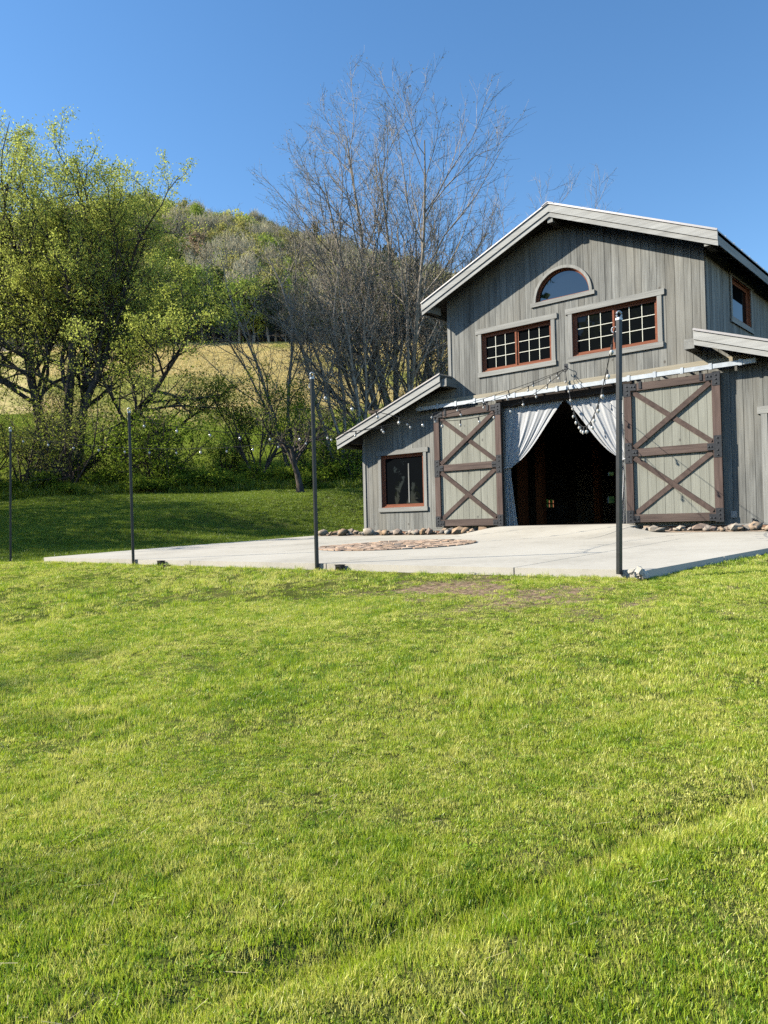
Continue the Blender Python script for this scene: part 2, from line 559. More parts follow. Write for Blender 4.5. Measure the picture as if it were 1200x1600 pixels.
def H(x, y):
    """height of the natural ground"""
    x, y = np.asarray(x, float), np.asarray(y, float)
    u, v = uv_of(x, y)
    s = -9.05 - y                                              # metres in front of the patio's front edge
    front = np.interp(s, [0, 0.6, 2, 4, 6.5, 8.8, 14, 40, 300], [-0.545, -0.58, -0.69, -0.90, -1.17, -1.34, -1.6, -2.3, -6])
    side = -0.23 + 0.0322 * np.clip(y, -9.05, 3)              # beside and behind the patio edge
    base = np.where(s > 0, front, np.where(y < -8.0, side + (front - side) * sstep(-8.0, -9.05, y), side))
    base = base - 0.02 * np.clip(x - 10.5, 0, 30) * (s < 3)
    rise = np.interp(v, [19, 22, 25, 30, 38, 45, 56, 70, 85, 110, 135], [0, 0.10, 0.45, 1.05, 2.1, 3.3, 5.6, 9.2, 14.0, 23.5, 32.3])
    t = np.clip(u / np.maximum(v, 30), -1.6, 2.0) * 1205 + 600
    gl = np.interp(t, [-1300, 0, 230, 330, 420, 520, 620, 750, 1000, 1600, 3000], [0.9, 0.97, 1.04, 1.01, 0.95, 0.84, 0.74, 0.64, 0.5, 0.42, 0.3])
    hill = np.interp(v, [135, 150, 200, 300, 400, 470, 900], [0, 5, 27, 80, 121, 126, 90]) * gl
    hill = hill + sstep(140, 220, v) * 6 * (vnoise(x / 45, y / 45) + 0.5 * vnoise(x / 17, y / 17))
    dx = np.maximum(np.maximum(-5.3 - x, x - 12.5), 0)
    dy = np.maximum(np.maximum(-9 - y, y - 15.5), 0)
    near_barn = sstep(0.5, 7.0, np.hypot(dx, dy))
    z = base + (rise + hill) * near_barn
    # soft undulation of the mown lawn
    z = z + sstep(0.2, 2.0, np.hypot(dx, dy)) * (0.07 * vnoise(x / 2.3 + 9, y / 2.3) + 0.035 * vnoise(x / 0.8, y / 0.8 + 4)) * np.clip(1 + v / 60, 1, 4)
    # shallow swale that crosses the foreground, with a little bank on its near side
    lx, ly = 1.8, 0.77
    L = math.hypot(lx, ly)
    dd = ((u + 0.2) * (-ly) + (v - 2.43) * lx) / L
    al = ((u + 0.2) * lx + (v - 2.43) * ly) / L
    dd = dd + 0.16 * vnoise(al * 1.3 + 3, al * 0 + 2.5) + 0.07 * vnoise(al * 4.1, al * 0 + 7.5)
    m = sstep(-1.2, 0.0, al) * (1 - sstep(4.5, 6.5, al)) * np.clip(0.75 + 1.3 * vnoise(al * 1.7 + 11, al * 0 + 4.5), 0.15, 1.2)
    z = z + m * (-0.060 * np.exp(-((dd - 0.08) / 0.13) ** 2) + 0.015 * np.exp(-((dd + 0.2) / 0.22) ** 2))
    return z


def bare_amount(x, y):
    """worn ground near the patio corner: 0 lush .. 1 bare"""
    d = np.hypot((x - 8.5) / 2.4, (y + 10.35) / 1.25)
    e = np.hypot((x - 9.0) / 2.6, (y + 9.35) / 0.28)
    w = np.maximum(1 - d, 0.8 * (1 - e))
    k = np.clip(w, 0, 1) * 1.15 + vnoise(x * 2.6, y * 2.6) * 1.1 * (w > -0.25) + 0.5 * vnoise(x * 7, y * 7) * (w > -0.25)
    return np.clip(k, 0, 1) * (w > -0.25)


un = np.concatenate([-np.geomspace(900, 34, 40), np.linspace(-32, -12, 41), np.linspace(-11.6, 7.6, 97), np.linspace(8, 32, 41), np.geomspace(34, 900, 40)])
vn = np.concatenate([np.linspace(-160, -10, 12), np.linspace(-8, 1, 10), np.linspace(1.2, 12, 91), np.linspace(12.3, 46, 113), np.linspace(47, 135, 60), np.linspace(138, 300, 55), np.linspace(304, 480, 40), np.linspace(500, 1500, 14)])
UU, VV = np.meshgrid(un, vn)
GX, GY = xy_of(UU, VV)
GZ = H(GX, GY)


def land(name, i0, i1, mat):
    X, Y, Z = GX[i0:i1 + 1], GY[i0:i1 + 1], GZ[i0:i1 + 1]
    r, c = X.shape
    idx = np.arange(r * c).reshape(r, c)
    F = np.stack([idx[:-1, :-1], idx[:-1, 1:], idx[1:, 1:], idx[1:, :-1]], -1).reshape(-1, 4)
    me = np_mesh(name, np.stack([X, Y, Z], -1), F, mat, True)
    o = bpy.data.objects.new(name, me)
    if name == 'lawn':
        at = me.attributes.new('worn', 'FLOAT', 'POINT')
        at.data.foreach_set('value', bare_amount(X, Y).astype(np.float32).ravel())
    link(o)
    return tag(o, kind='structure')


i46 = int(np.searchsorted(vn, 46.0))
i80 = int(np.searchsorted(vn, 80.0))
i135 = int(np.searchsorted(vn, 135.0))
land('lawn', 0, i46, M['lawn'])
land('pasture', i46, i80, M['pasture'])
land('dry_field', i80, i135, M['meadow'])
land('wooded_hill', i135, len(vn) - 1, M['forest_floor'])

# ------------------------------------------------------------------ patio
def ZS(x, y):
    """top of the concrete: falls away from the barn, with a ramp up to the doorway"""
    z = -0.15 + 0.0322 * np.minimum(y, 0.4)
    ramp = 0.19 * sstep(-2.6, -0.1, y) * sstep(1.2, 2.3, x) * (1 - sstep(5.7, 6.8, x))
    return z + ramp


patio = empty('patio', (3, -4, -0.45))
tag(patio, kind='structure')


def patio_left(y):
    return np.interp(y, [-9.05, -5.5, -3, 2], [-5.0, -5.15, -4.9, -4.8])


def patio_right(y):
    return np.interp(y, [-9.05, -5.35, 0, 2], [9.76, 10.15, 10.7, 10.9])


def slab_panel(fx0, fx1, y0, y1, name='slab_panel', th=0.14):
    """fx: functions of y for the two side edges"""
    ny, nx = max(2, int((y1 - y0) / 0.25)), 24
    yy = np.linspace(y0, y1, ny + 1)
    P = []
    for y in yy:
        xs = np.linspace(fx0(y), fx1(y), nx + 1)
        P.append(np.stack([xs, np.full_like(xs, y), ZS(xs, y)], -1))
    P = np.array(P)
    B = P.copy()
    B[..., 2] -= th
    r, c = P.shape[:2]
    idx = np.arange(r * c).reshape(r, c)
    F = [np.stack([idx[:-1, :-1], idx[:-1, 1:], idx[1:, 1:], idx[1:, :-1]], -1).reshape(-1, 4)]
    o = r * c
    for line in (idx[0], idx[::-1, 0], idx[-1, ::-1], idx[:, -1]):
        F.append(np.stack([line[:-1] + o, line[1:] + o, line[1:], line[:-1]], -1))
    mb = MB().add(np.concatenate([P.reshape(-1, 3), B.reshape(-1, 3)]), np.concatenate(F))
    return mb.build(name, M['concrete'], patio)


G = 0.009
for (ya, yb) in ((-9.05, -6.93), (-6.93, -2.95)):
    for (xa, xb) in ((None, 0.9), (0.9, 4.55), (4.55, 8.0), (8.0, None)):
        if ya > -6.95 and xa == 0.9:
            continue
        if ya > -6.95 and xa == 4.55:
            xa = 0.9
        fa = (lambda y: patio_left(y)) if xa is None else (lambda y, q=xa: q + G)
        fb = (lambda y: patio_right(y)) if xb is None else (lambda y, q=xb: q - G)
        slab_panel(fa, fb, ya + (G if ya > -9 else 0), yb - G)
slab_panel(patio_left, lambda y: 1.95 - G, -2.95 + G, -0.55)
slab_panel(lambda y: 1.95 + G, lambda y: 6.0 - G, -2.95 + G, -0.02)
slab_panel(lambda y: 6.0 + G, patio_right, -2.95 + G, -0.62)
slab_panel(patio_left, lambda y: -2.95, -0.55 + G, 1.6)
# dark joint filler under the panels
MB().hexa([(-4.9, -9.0, -0.60), (9.7, -9.0, -0.60), (10.5, 1.4, -0.4), (-4.7, 1.4, -0.4),
           (-4.9, -9.0, -0.475), (9.7, -9.0, -0.475), (10.5, -0.6, -0.205), (-4.7, -0.6, -0.205)]).build('joint_filler', M['slab_base'], patio)

# round bed of red stone pieces let into the slab
CX, CY, CR = 2.45, -4.75, 1.75
rng = np.random.RandomState(3)
bed = empty('paved_circle', (CX, CY, ZS(CX, CY)), 'round patch of uneven reddish paving stones let into the pale concrete patio', 'paving circle')
th = np.linspace(0, 2 * np.pi, 49)[:-1]
ring = np.stack([CX + CR * np.cos(th), CY + CR * np.sin(th)], -1)
V = np.concatenate([np.c_[ring, ZS(ring[:, 0], ring[:, 1]) + 0.006], [[CX + 0.01 * math.cos(t), CY + 0.01 * math.sin(t), ZS(CX, CY) + 0.006] for t in th]])
MB().add(V, [(i, (i + 1) % 48, 48 + (i + 1) % 48, 48 + i) for i in range(48)]).build('stone_dust', M['gravel_bed'], bed)
nring = 9
for k in range(nring):
    r0 = CR * (k + 0.06) / nring
    r1 = CR * (k + 0.94) / nring
    cnt = max(5, int(2 * np.pi * (r0 + r1) / 2 / 0.24))
    for j in range(cnt):
        a0 = 2 * np.pi * (j + 0.05 + rng.uniform(-0.03, 0.03)) / cnt + k * 0.7
        a1 = 2 * np.pi * (j + 0.93 + rng.uniform(-0.05, 0.05)) / cnt + k * 0.7
        q = []
        zt = rng.uniform(0.012, 0.034)
        for dz in (-0.03, zt):
            for (rr, aa) in ((r0, a0), (r1, a0), (r1, a1), (r0, a1)):
                x, y = CX + rr * math.cos(aa), CY + rr * math.sin(aa)
                q.append((x, y, ZS(x, y) + dz + (rng.uniform(-0.006, 0.006) if dz > 0 else 0)))
        MB().hexa(q).build('paver', M['paver'], bed)

# ------------------------------------------------------------------ barn
barn = empty('barn', (4.14, 0, 0.0), 'weathered grey plank barn with open sliding doors, white drapes and a gabled roof', 'barn')
XL, XR, XLL, XRR, DEP = 0.626, 7.654, -2.717, 11.0, 14.0
XC, ZA = 4.15, 8.03
RL, RR = (0.12, 6.36), (8.13, 6.30)
LLa, LLb = (0.70, 4.285), (-3.30, 2.855)
RRa, RRb = (7.56, 4.265), (11.62, 2.90)


def lerp_line(a, b, x):
    return a[1] + (b[1] - a[1]) * (x - a[0]) / (b[0] - a[0])


def z_main(x):
    x = np.asarray(x, float)
    return np.where(x < XC, lerp_line(RL, (XC, ZA), x), lerp_line((XC, ZA), RR, x))


z_ll = lambda x: lerp_line(LLb, LLa, x)
z_rr = lambda x: lerp_line(RRa, RRb, x)
AX, AW, AZ, AH = 4.16, 0.745, 5.80, 0.725            # half-round window
WIN = [(1.72, 3.83, 4.24, 5.29), (4.42, 6.57, 4.24, 5.32)]   # upper windows x0 x1 z0 z1
LWIN = (-2.00, -0.38, 0.66, 2.235)
DOOR = (2.27, 5.80, -0.2, 3.22)
RDOOR = (8.86, 9.85, -0.2, 2.33)


def arch_top(x):
    t = np.clip(1 - ((np.asarray(x) - AX) / AW) ** 2, 0, 1)
    return AZ + AH * np.sqrt(t)


HOLES = [(w[0], w[1], (lambda x, w=w: w[2]), (lambda x, w=w: w[3])) for w in WIN + [LWIN, DOOR, RDOOR]]
HOLES.append((AX - AW, AX + AW, lambda x: AZ, lambda x: float(arch_top(x))))


def strip_piece(mb, a, b, lo, hi, holes, y0, y1, extra=()):
    """fills the strip a..b of a wall between lo(x) and hi(x), leaving the holes out"""
    cuts = {a, b}
    for h in holes:
        for q in (h[0], h[1]):
            if a < q < b:
                cuts.add(q)
    for q in extra:
        if a < q < b:
            cuts.add(q)
    cuts = sorted(cuts)
    for p, q in zip(cuts[:-1], cuts[1:]):
        if q - p < 1e-4:
            continue
        mid = (p + q) / 2
        hs = sorted([h for h in holes if h[0] < mid < h[1]], key=lambda h: h[2](mid))
        segs, cur = [], lo
        for h in hs:
            segs.append((cur, h[2]))
            cur = h[3]
        segs.append((cur, hi))
        e = 1e-4
        for f0, f1 in segs:
            za, zb, zc, zd = f0(p + e), f0(q - e), f1(q - e), f1(p + e)
            if max(zc - zb, zd - za) < 0.01:
                continue
            zc, zd = max(zc, zb + 0.001), max(zd, za + 0.001)
            mb.hexa([(p, y0, za), (q, y0, zb), (q, y1, zb), (p, y1, za), (p, y0, zd), (q, y0, zc), (q, y1, zc), (p, y1, zd)])


def board(a, b, lo, hi, holes, y0, y1, parent, fn=None, extra=()):
    """one siding board; where an opening cuts right through it, the pieces above and below are objects of their own"""
    full = sorted([h for h in holes if h[0] <= a and h[1] >= b], key=lambda h: h[2]((a + b) / 2))
    rest = [h for h in holes if h not in full and h[0] < b and h[1] > a]
    cur = lo
    for top, nxt in [(h[2], h[3]) for h in full] + [(hi, None)]:
        mb = MB(fn)
        m_ = (a + b) / 2
        inner = [h for h in rest if h[2]((max(a, h[0]) + min(b, h[1])) / 2) >= cur(m_) - 0.01 and h[3]((max(a, h[0]) + min(b, h[1])) / 2) <= top(m_) + 0.01]
        strip_piece(mb, a, b, cur, top, inner, y0, y1, extra)
        if mb.n:
            mb.build('siding_board', M['siding'], parent)
        cur = nxt


def wall_front(x0, x1, hi, bw, lo, seed):
    """backing wall plus a siding board object per board"""
    r = np.random.RandomState(seed)
    hs = [h for h in HOLES if h[1] > x0 and h[0] < x1]
    mb = MB()
    strip_piece(mb, x0, x1, lo, lambda x: float(hi(x)) - 0.005, hs, 0.0, 0.12, extra=[XC] + list(np.linspace(AX - AW, AX + AW, 17)))
    wall = mb.build('front_wall', M['backing'], barn)
    x = x0 + 0.002
    while x < x1 - 0.03:
        w = bw * r.uniform(0.85, 1.18)
        xe = min(x + w, x1)
        if x1 - xe < 0.08:
            xe = x1
        py = r.uniform(0.0, 0.007)
        board(x + 0.004, xe - 0.004, lo, lambda q: float(hi(q)) - 0.012, hs, -0.026 - py, -0.002, wall, None, [XC, (x + xe) / 2])
        x = xe
    return wall


wall_front(XL, XR, lambda x: z_main(x) - 0.13, 0.185, lambda x: 0.0, 1)
wall_front(XLL, XL - 0.005, lambda x: z_ll(x) - 0.12, 0.175, lambda x: 0.0, 2)
wall_front(XR + 0.005, XRR, lambda x: z_rr(x) - 0.12, 0.23, lambda x: 0.0, 3)

# side wall of the high bay (right), board by board where it shows
TR = lambda V: np.stack([XR + V[:, 1] * -1, V[:, 0], V[:, 2]], -1)       # local (u, depth, z) -> wall facing +x
SWIN = (1.78, 3.36, 4.95, 5.95)
zs_top = float(z_main(XR)) - 0.14
sh = [(SWIN[0], SWIN[1], lambda x: SWIN[2], lambda x: SWIN[3])]
mb = MB(TR)
strip_piece(mb, 0.125, DEP, lambda x: 3.9, lambda x: zs_top, sh, 0.002, 0.12)
swall = mb.build('side_wall', M['backing'], barn)
rng = np.random.RandomState(11)
y = 0.004
while y < DEP - 0.05:
    w = 0.19 * rng.uniform(0.85, 1.15)
    ye = min(DEP, y + w)
    board(y + 0.004, ye - 0.004, lambda x: 3.9, lambda x: zs_top - 0.01, sh, -0.024 - rng.uniform(0, 0.007), 0.0, swall, TR)
    y = ye
# the walls the picture does not show
MB().box(XL, XL + 0.1, 0.125, DEP, 3.9, float(z_main(XL)) - 0.14).build('side_wall', M['siding'], barn)
mb = MB(lambda V: np.stack([XLL + V[:, 1], V[:, 0], V[:, 2]], -1))
strip_piece(mb, 0.125, DEP, lambda x: -0.2, lambda x: float(z_ll(XLL)) - 0.14, [(10.6, 12.0, lambda x: 0.72, lambda x: 1.05)], 0, 0.1)
mb.build('side_wall', M['siding'], barn)
MB().box(XRR - 0.1, XRR, 0.125, DEP, -0.2, float(z_rr(XRR)) - 0.14).build('side_wall', M['siding'], barn)
mb = MB()
strip_piece(mb, XLL, XL, lambda x: -0.2, lambda x: float(z_ll(x)) - 0.13, [(-1.15, -0.85, lambda x: 0.85, lambda x: 1.15), (-1.1, -0.85, lambda x: 2.05, lambda x: 2.2)], DEP, DEP + 0.1)
strip_piece(mb, XL, XR, lambda x: -0.2, lambda x: float(z_main(x)) - 0.14, [], DEP, DEP + 0.1, extra=[XC])
strip_piece(mb, XR, XRR, lambda x: -0.2, lambda x: float(z_rr(x)) - 0.13, [], DEP, DEP + 0.1)
mb.build('back_wall', M['siding'], barn)
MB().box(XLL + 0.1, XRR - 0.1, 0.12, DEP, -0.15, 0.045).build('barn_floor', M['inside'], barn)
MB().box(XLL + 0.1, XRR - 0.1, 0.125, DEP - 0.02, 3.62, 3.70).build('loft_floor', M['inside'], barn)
for (px, py) in ((0.75, 3.6), (0.75, 4.75), (0.75, 9.0), (7.4, 4.75), (7.4, 9.0), (3.0, 9.4)):
    MB().box(px - 0.12, px + 0.12, py - 0.12, py + 0.12, 0.045, 3.62).build('timber_post', M['timber'], barn)
# rear openings: bars of the windows
mb = MB()
for q in (10.6, 10.93, 11.26, 11.6, 11.94):
    mb.box(XLL + 0.03, XLL + 0.07, q, q + 0.06, 0.72, 1.05)
mb.box(XLL + 0.035, XLL + 0.065, 10.6, 12.0, 0.86, 0.90)
mb.build('rear_window_bars', M['timber'], barn)
# roofs -----------------------------------------------------------
OH = 0.62


def roof_side(a, b, full=True, ribs=True):
    x0, z0, x1, z1 = a[0], a[1], b[0], b[1]
    yb = DEP + 0.6
    o = MB().slope(x0, z0, x1, z1, 0.0, 0.03, -OH - 0.03, yb).build('roof', M['roof'], barn)
    if ribs:
        for k in range(int((yb + OH) / 0.6) + 1):
            y = -OH + k * 0.6
            MB().slope(x0, z0 + 0.024, x1, z1 + 0.024, 0.0, 0.022, y, y + 0.03).build('roof_seam', M['roof'], o)
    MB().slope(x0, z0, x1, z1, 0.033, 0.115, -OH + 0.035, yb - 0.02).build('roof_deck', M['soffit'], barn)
    MB().slope(x0, z0, x1, z1, 0.032, 0.225, -OH - 0.002, -OH + 0.033).build('fascia_board', M['fascia'], barn)
    MB().slope(x0, z0, x1, z1, 0.231, 0.345, -OH + 0.022, -OH + 0.052).build('fascia_board', M['fascia'], barn)


roof_side(RL, (XC, ZA))
roof_side((XC, ZA), RR)
roof_side(LLb, LLa)
roof_side(RRa, RRb)
# ridge cap
MB().slope(XC - 0.16, ZA - 0.052, XC, ZA + 0.02, 0, 0.015, -OH - 0.045, DEP + 0.6).slope(XC, ZA + 0.02, XC + 0.16, ZA - 0.05, 0, 0.015, -OH - 0.045, DEP + 0.6).build('ridge_cap', M['roof'], barn)
# eave boards and rafter tails
MB().box(RR[0] - 0.034, RR[0], -OH + 0.036, DEP + 0.58, RR[1] - 0.31, RR[1] - 0.034).build('eave_board', M['trim_y'], barn)
MB().box(RL[0], RL[0] + 0.034, -OH + 0.036, DEP + 0.58, RL[1] - 0.31, RL[1] - 0.034).build('eave_board', M['trim_y'], barn)
MB().box(LLb[0], LLb[0] + 0.034, -OH + 0.036, DEP + 0.58, LLb[1] - 0.30, LLb[1] - 0.034).build('eave_board', M['trim_y'], barn)
MB().box(RRb[0] - 0.034, RRb[0], -OH + 0.036, DEP + 0.58, RRb[1] - 0.30, RRb[1] - 0.034).build('eave_board', M['trim_y'], barn)
for k in range(14):
    y = 0.35 + k * 0.61
    xa, xb = XR + 0.03, RR[0] - 0.04
    MB().slope(xa, float(z_main(xa)), xb, float(z_main(xb)), 0.12, 0.27, y, y + 0.06).build('rafter_tail', M['trim_x'], barn)
# beam ends that carry the overhangs
MB().box(XC - 0.06, XC + 0.08, -OH + 0.06, -0.002, ZA - 0.48, ZA - 0.20).build('ridge_beam', M['trim_y'], barn)
for q in (RL[0] + 0.12, RR[0] - 0.30):
    zq = float(z_main(q + 0.07)) - 0.18
    MB().box(q, q + 0.13, -OH + 0.06, -0.035, zq - 0.20, zq).build('purlin_end', M['trim_y'], barn)
MB().box(0.66, 0.87, -OH + 0.08, -0.035, 3.93, 4.15).build('purlin_end', M['trim_y'], barn)
MB().box(7.33, 7.55, -OH + 0.08, -0.035, 3.86, 4.08).build('purlin_end', M['trim_y'], barn)
q = LLb[0] + 0.42
MB().box(q, q + 0.16, -OH + 0.12, -0.035, float(z_ll(q)) - 0.36, float(z_ll(q)) - 0.12).build('purlin_end', M['dark_beam'], barn)
q = 9.05
MB().box(q, q + 0.16, -OH + 0.12, -0.035, float(z_rr(q + 0.16)) - 0.36, float(z_rr(q + 0.16)) - 0.12).build('purlin_end', M['trim_y'], barn)
# corner boards
MB().box(XL - 0.03, XL + 0.07, -0.055, -0.034, float(z_ll(XL)) + 0.02, float(z_main(XL)) - 0.14).build('corner_board', M['trim_z'], barn)
MB().box(XLL - 0.03, XLL + 0.07, -0.055, -0.034, 0.0, float(z_ll(XLL)) - 0.13).build('corner_board', M['trim_z'], barn)
MB().box(XLL - 0.03, XLL - 0.004, -0.034, 0.12, 0.0, float(z_ll(XLL)) - 0.13).build('corner_board', M['trim_z'], barn)
# sill board under the siding and the stone foundation
MB().box(XLL - 0.02, DOOR[0] - 0.02, -0.06, 0.12, -0.055, -0.004).build('base_board', M['trim_x'], barn)
MB().box(DOOR[1] + 0.02, XRR, -0.06, 0.12, -0.03, -0.004).build('base_board', M['trim_x'], barn)
rng = np.random.RandomState(8)
for (xa, xb) in ((XLL, DOOR[0] - 0.05), (DOOR[1] + 0.05, XRR)):
    x = xa
    zt = -0.058 if xa < 0 else -0.033
    while x < xb - 0.05:
        w = min(rng.uniform(0.25, 0.5), xb - x)
        MB().box(x + 0.006, x + w - 0.006, -0.045 - rng.uniform(0, 0.03), 0.1, -0.36, zt - rng.uniform(0, 0.012)).build('foundation_stone', M['flag'], barn)
        x += w


# windows ----------------------------------------------------------
def window(x0, x1, z0, z1, sashes, nx, nz, fn=None, head=0.14, side=0.11, sill=0.13, over=0.07):
    fr = MB(fn)
    fw, d0, d1, lw = 0.045, -0.034, 0.10, 0.014
    fr.box(x0, x1, d0, d1, z1 - lw, z1).box(x0, x1, d0 - 0.012, d1, z0, z0 + lw)
    fr.box(x0, x0 + lw, d0, d1, z0 + lw, z1 - lw).box(x1 - lw, x1, d0, d1, z0 + lw, z1 - lw)
    fr.box(x0 + lw, x1 - lw, 0.02, d1 - 0.002, z1 - fw, z1 - lw).box(x0 + lw, x1 - lw, 0.0, d1 - 0.002, z0 + lw, z0 + fw)
    fr.box(x0 + lw, x0 + fw, 0.02, d1 - 0.002, z0 + fw, z1 - fw).box(x1 - fw, x1 - lw, 0.02, d1 - 0.002, z0 + fw, z1 - fw)
    w = fr.build('window', M['redwood'], barn)
    xs = np.linspace(x0 + fw, x1 - fw, sashes + 1)
    for k in range(sashes):
        a, b = xs[k], xs[k + 1]
        c, d = z0 + fw, z1 - fw
        t = 0.05
        dp = 0.030 + 0.022 * (k % 2)
        sb = MB(fn)
        sb.box(a + 0.001, b - 0.001, dp, dp + 0.04, d - t, d - 0.001).box(a + 0.001, b - 0.001, dp, dp + 0.04, c + 0.001, c + t)
        sb.box(a + 0.001, a + t, dp, dp + 0.04, c + t, d - t).box(b - t, b - 0.001, dp, dp + 0.04, c + t, d - t)
        sb.build('sash', M['redwood'], w)
        gx, gz = np.linspace(a + t, b - t, nx + 1), np.linspace(c + t, d - t, nz + 1)
        MB(fn).box(a + t - 0.004, b - t + 0.004, dp + 0.022, dp + 0.03, c + t - 0.004, d - t + 0.004).build('pane', M['glass_low'], w)
        for i in range(1, nx):
            MB(fn).box(gx[i] - 0.008, gx[i] + 0.008, dp + 0.008, dp + 0.021, c + t, d - t).build('muntin', M['cream'], w)
        for j in range(1, nz):
            MB(fn).box(a + t, b - t, dp + 0.006, dp + 0.019, gz[j] - 0.008, gz[j] + 0.008).build('muntin', M['cream'], w)
    tx, tz = (M['trim_x'], M['trim_z']) if fn is None else (M['trim_y'], M['trim_z'])
    MB(fn).box(x0 - side - over, x1 + side + over, -0.068, -0.036, z1 + 0.002, z1 + head).build('head_trim', tx, w)
    MB(fn).box(x0 - side, x0 - 0.002, -0.060, -0.036, z0, z1).build('side_trim', tz, w)
    MB(fn).box(x1 + 0.002, x1 + side, -0.060, -0.036, z0, z1).build('side_trim', tz, w)
    MB(fn).box(x0 - side - 0.02, x1 + side + 0.02, -0.075, -0.036, z0 - sill, z0 - 0.002).build('sill_trim', tx, w)
    return w


for wv in WIN:
    window(*wv, 2, 3, 3)
window(*LWIN, 1, 1, 1)
window(*SWIN, 1, 1, 1, TR)
# a slim pale bar for the pale streak in the lower window's glass
w_low = [o for o in barn.children if o.name.startswith('window')][2]
MB().box(-1.02, -0.985, 0.032, 0.050, 0.79, 1.95).build('pale_bar', M['trim_z'], w_low)

# half-round window
aw = 28
tt = np.linspace(0, np.pi, aw + 1)


def arch_band(ro_x, ro_z, ri_x, ri_z, y0, y1, base=AZ):
    mb = MB()
    for p, q in zip(tt[:-1], tt[1:]):
        P = []
        for y in (y0, y1):
            for (rx, rz, t) in ((ri_x, ri_z, p), (ro_x, ro_z, p), (ro_x, ro_z, q), (ri_x, ri_z, q)):
                P.append((AX + rx * math.cos(t), y, base + rz * math.sin(t)))
        mb.hexa([P[0], P[1], P[5], P[4], P[3], P[2], P[6], P[7]])
    return mb


archw = arch_band(AW, AH, AW - 0.016, AH - 0.016, -0.03, 0.12).build('arched_window', M['redwood'], barn)
arch_band(AW - 0.017, AH - 0.017, AW - 0.045, AH - 0.045, 0.03, 0.10).build('arch_sash', M['redwood'], archw)
arch_band(AW + 0.075, AH + 0.075, AW + 0.002, AH + 0.002, -0.062, -0.036).build('arch_trim', M['trim_z'], archw)
MB().box(AX - AW - 0.14, AX + AW + 0.14, -0.072, -0.036, AZ - 0.105, AZ - 0.002).build('sill_trim', M['trim_x'], archw)
MB().box(AX - AW + 0.05, AX + AW - 0.05, 0.028, 0.098, AZ + 0.001, AZ + 0.04).build('bottom_rail', M['redwood'], archw)
P = [(AX + (AW - 0.034) * math.cos(t), 0.065, AZ + 0.003 + (AH - 0.034) * math.sin(t)) for t in tt]
Q = [(p[0], 0.065, AZ + 0.003) for p in P]
MB().add(P + Q, [(i, i + 1, aw + 2 + i, aw + 1 + i) for i in range(aw)]).build('pane', M['glass'], archw)

# header, track, sliding doors --------------------------------------
MB().box(-0.55, 8.68, -0.10, -0.036, 3.515, 3.645).build('header_board', M['header'], barn)
MB().box(DOOR[0] - 0.12, DOOR[1] + 0.12, -0.075, -0.034, 3.225, 3.505).build('door_header', M['dark_beam'], barn)
tr = MB().box(-0.42, 8.72, -0.285, -0.275, 3.40, 3.50).box(-0.42, 8.72, -0.275, -0.19, 3.49, 3.50).box(-0.42, 8.72, -0.20, -0.19, 3.40, 3.489).build('door_track', M['galv'], barn)
x = -0.30
while x < 8.7:
    MB().box(x, x + 0.07, -0.297, -0.287, 3.385, 3.515).box(x, x + 0.07, -0.286, -0.102, 3.516, 3.524).build('track_bracket', M['galv'], tr)
    x += 0.62


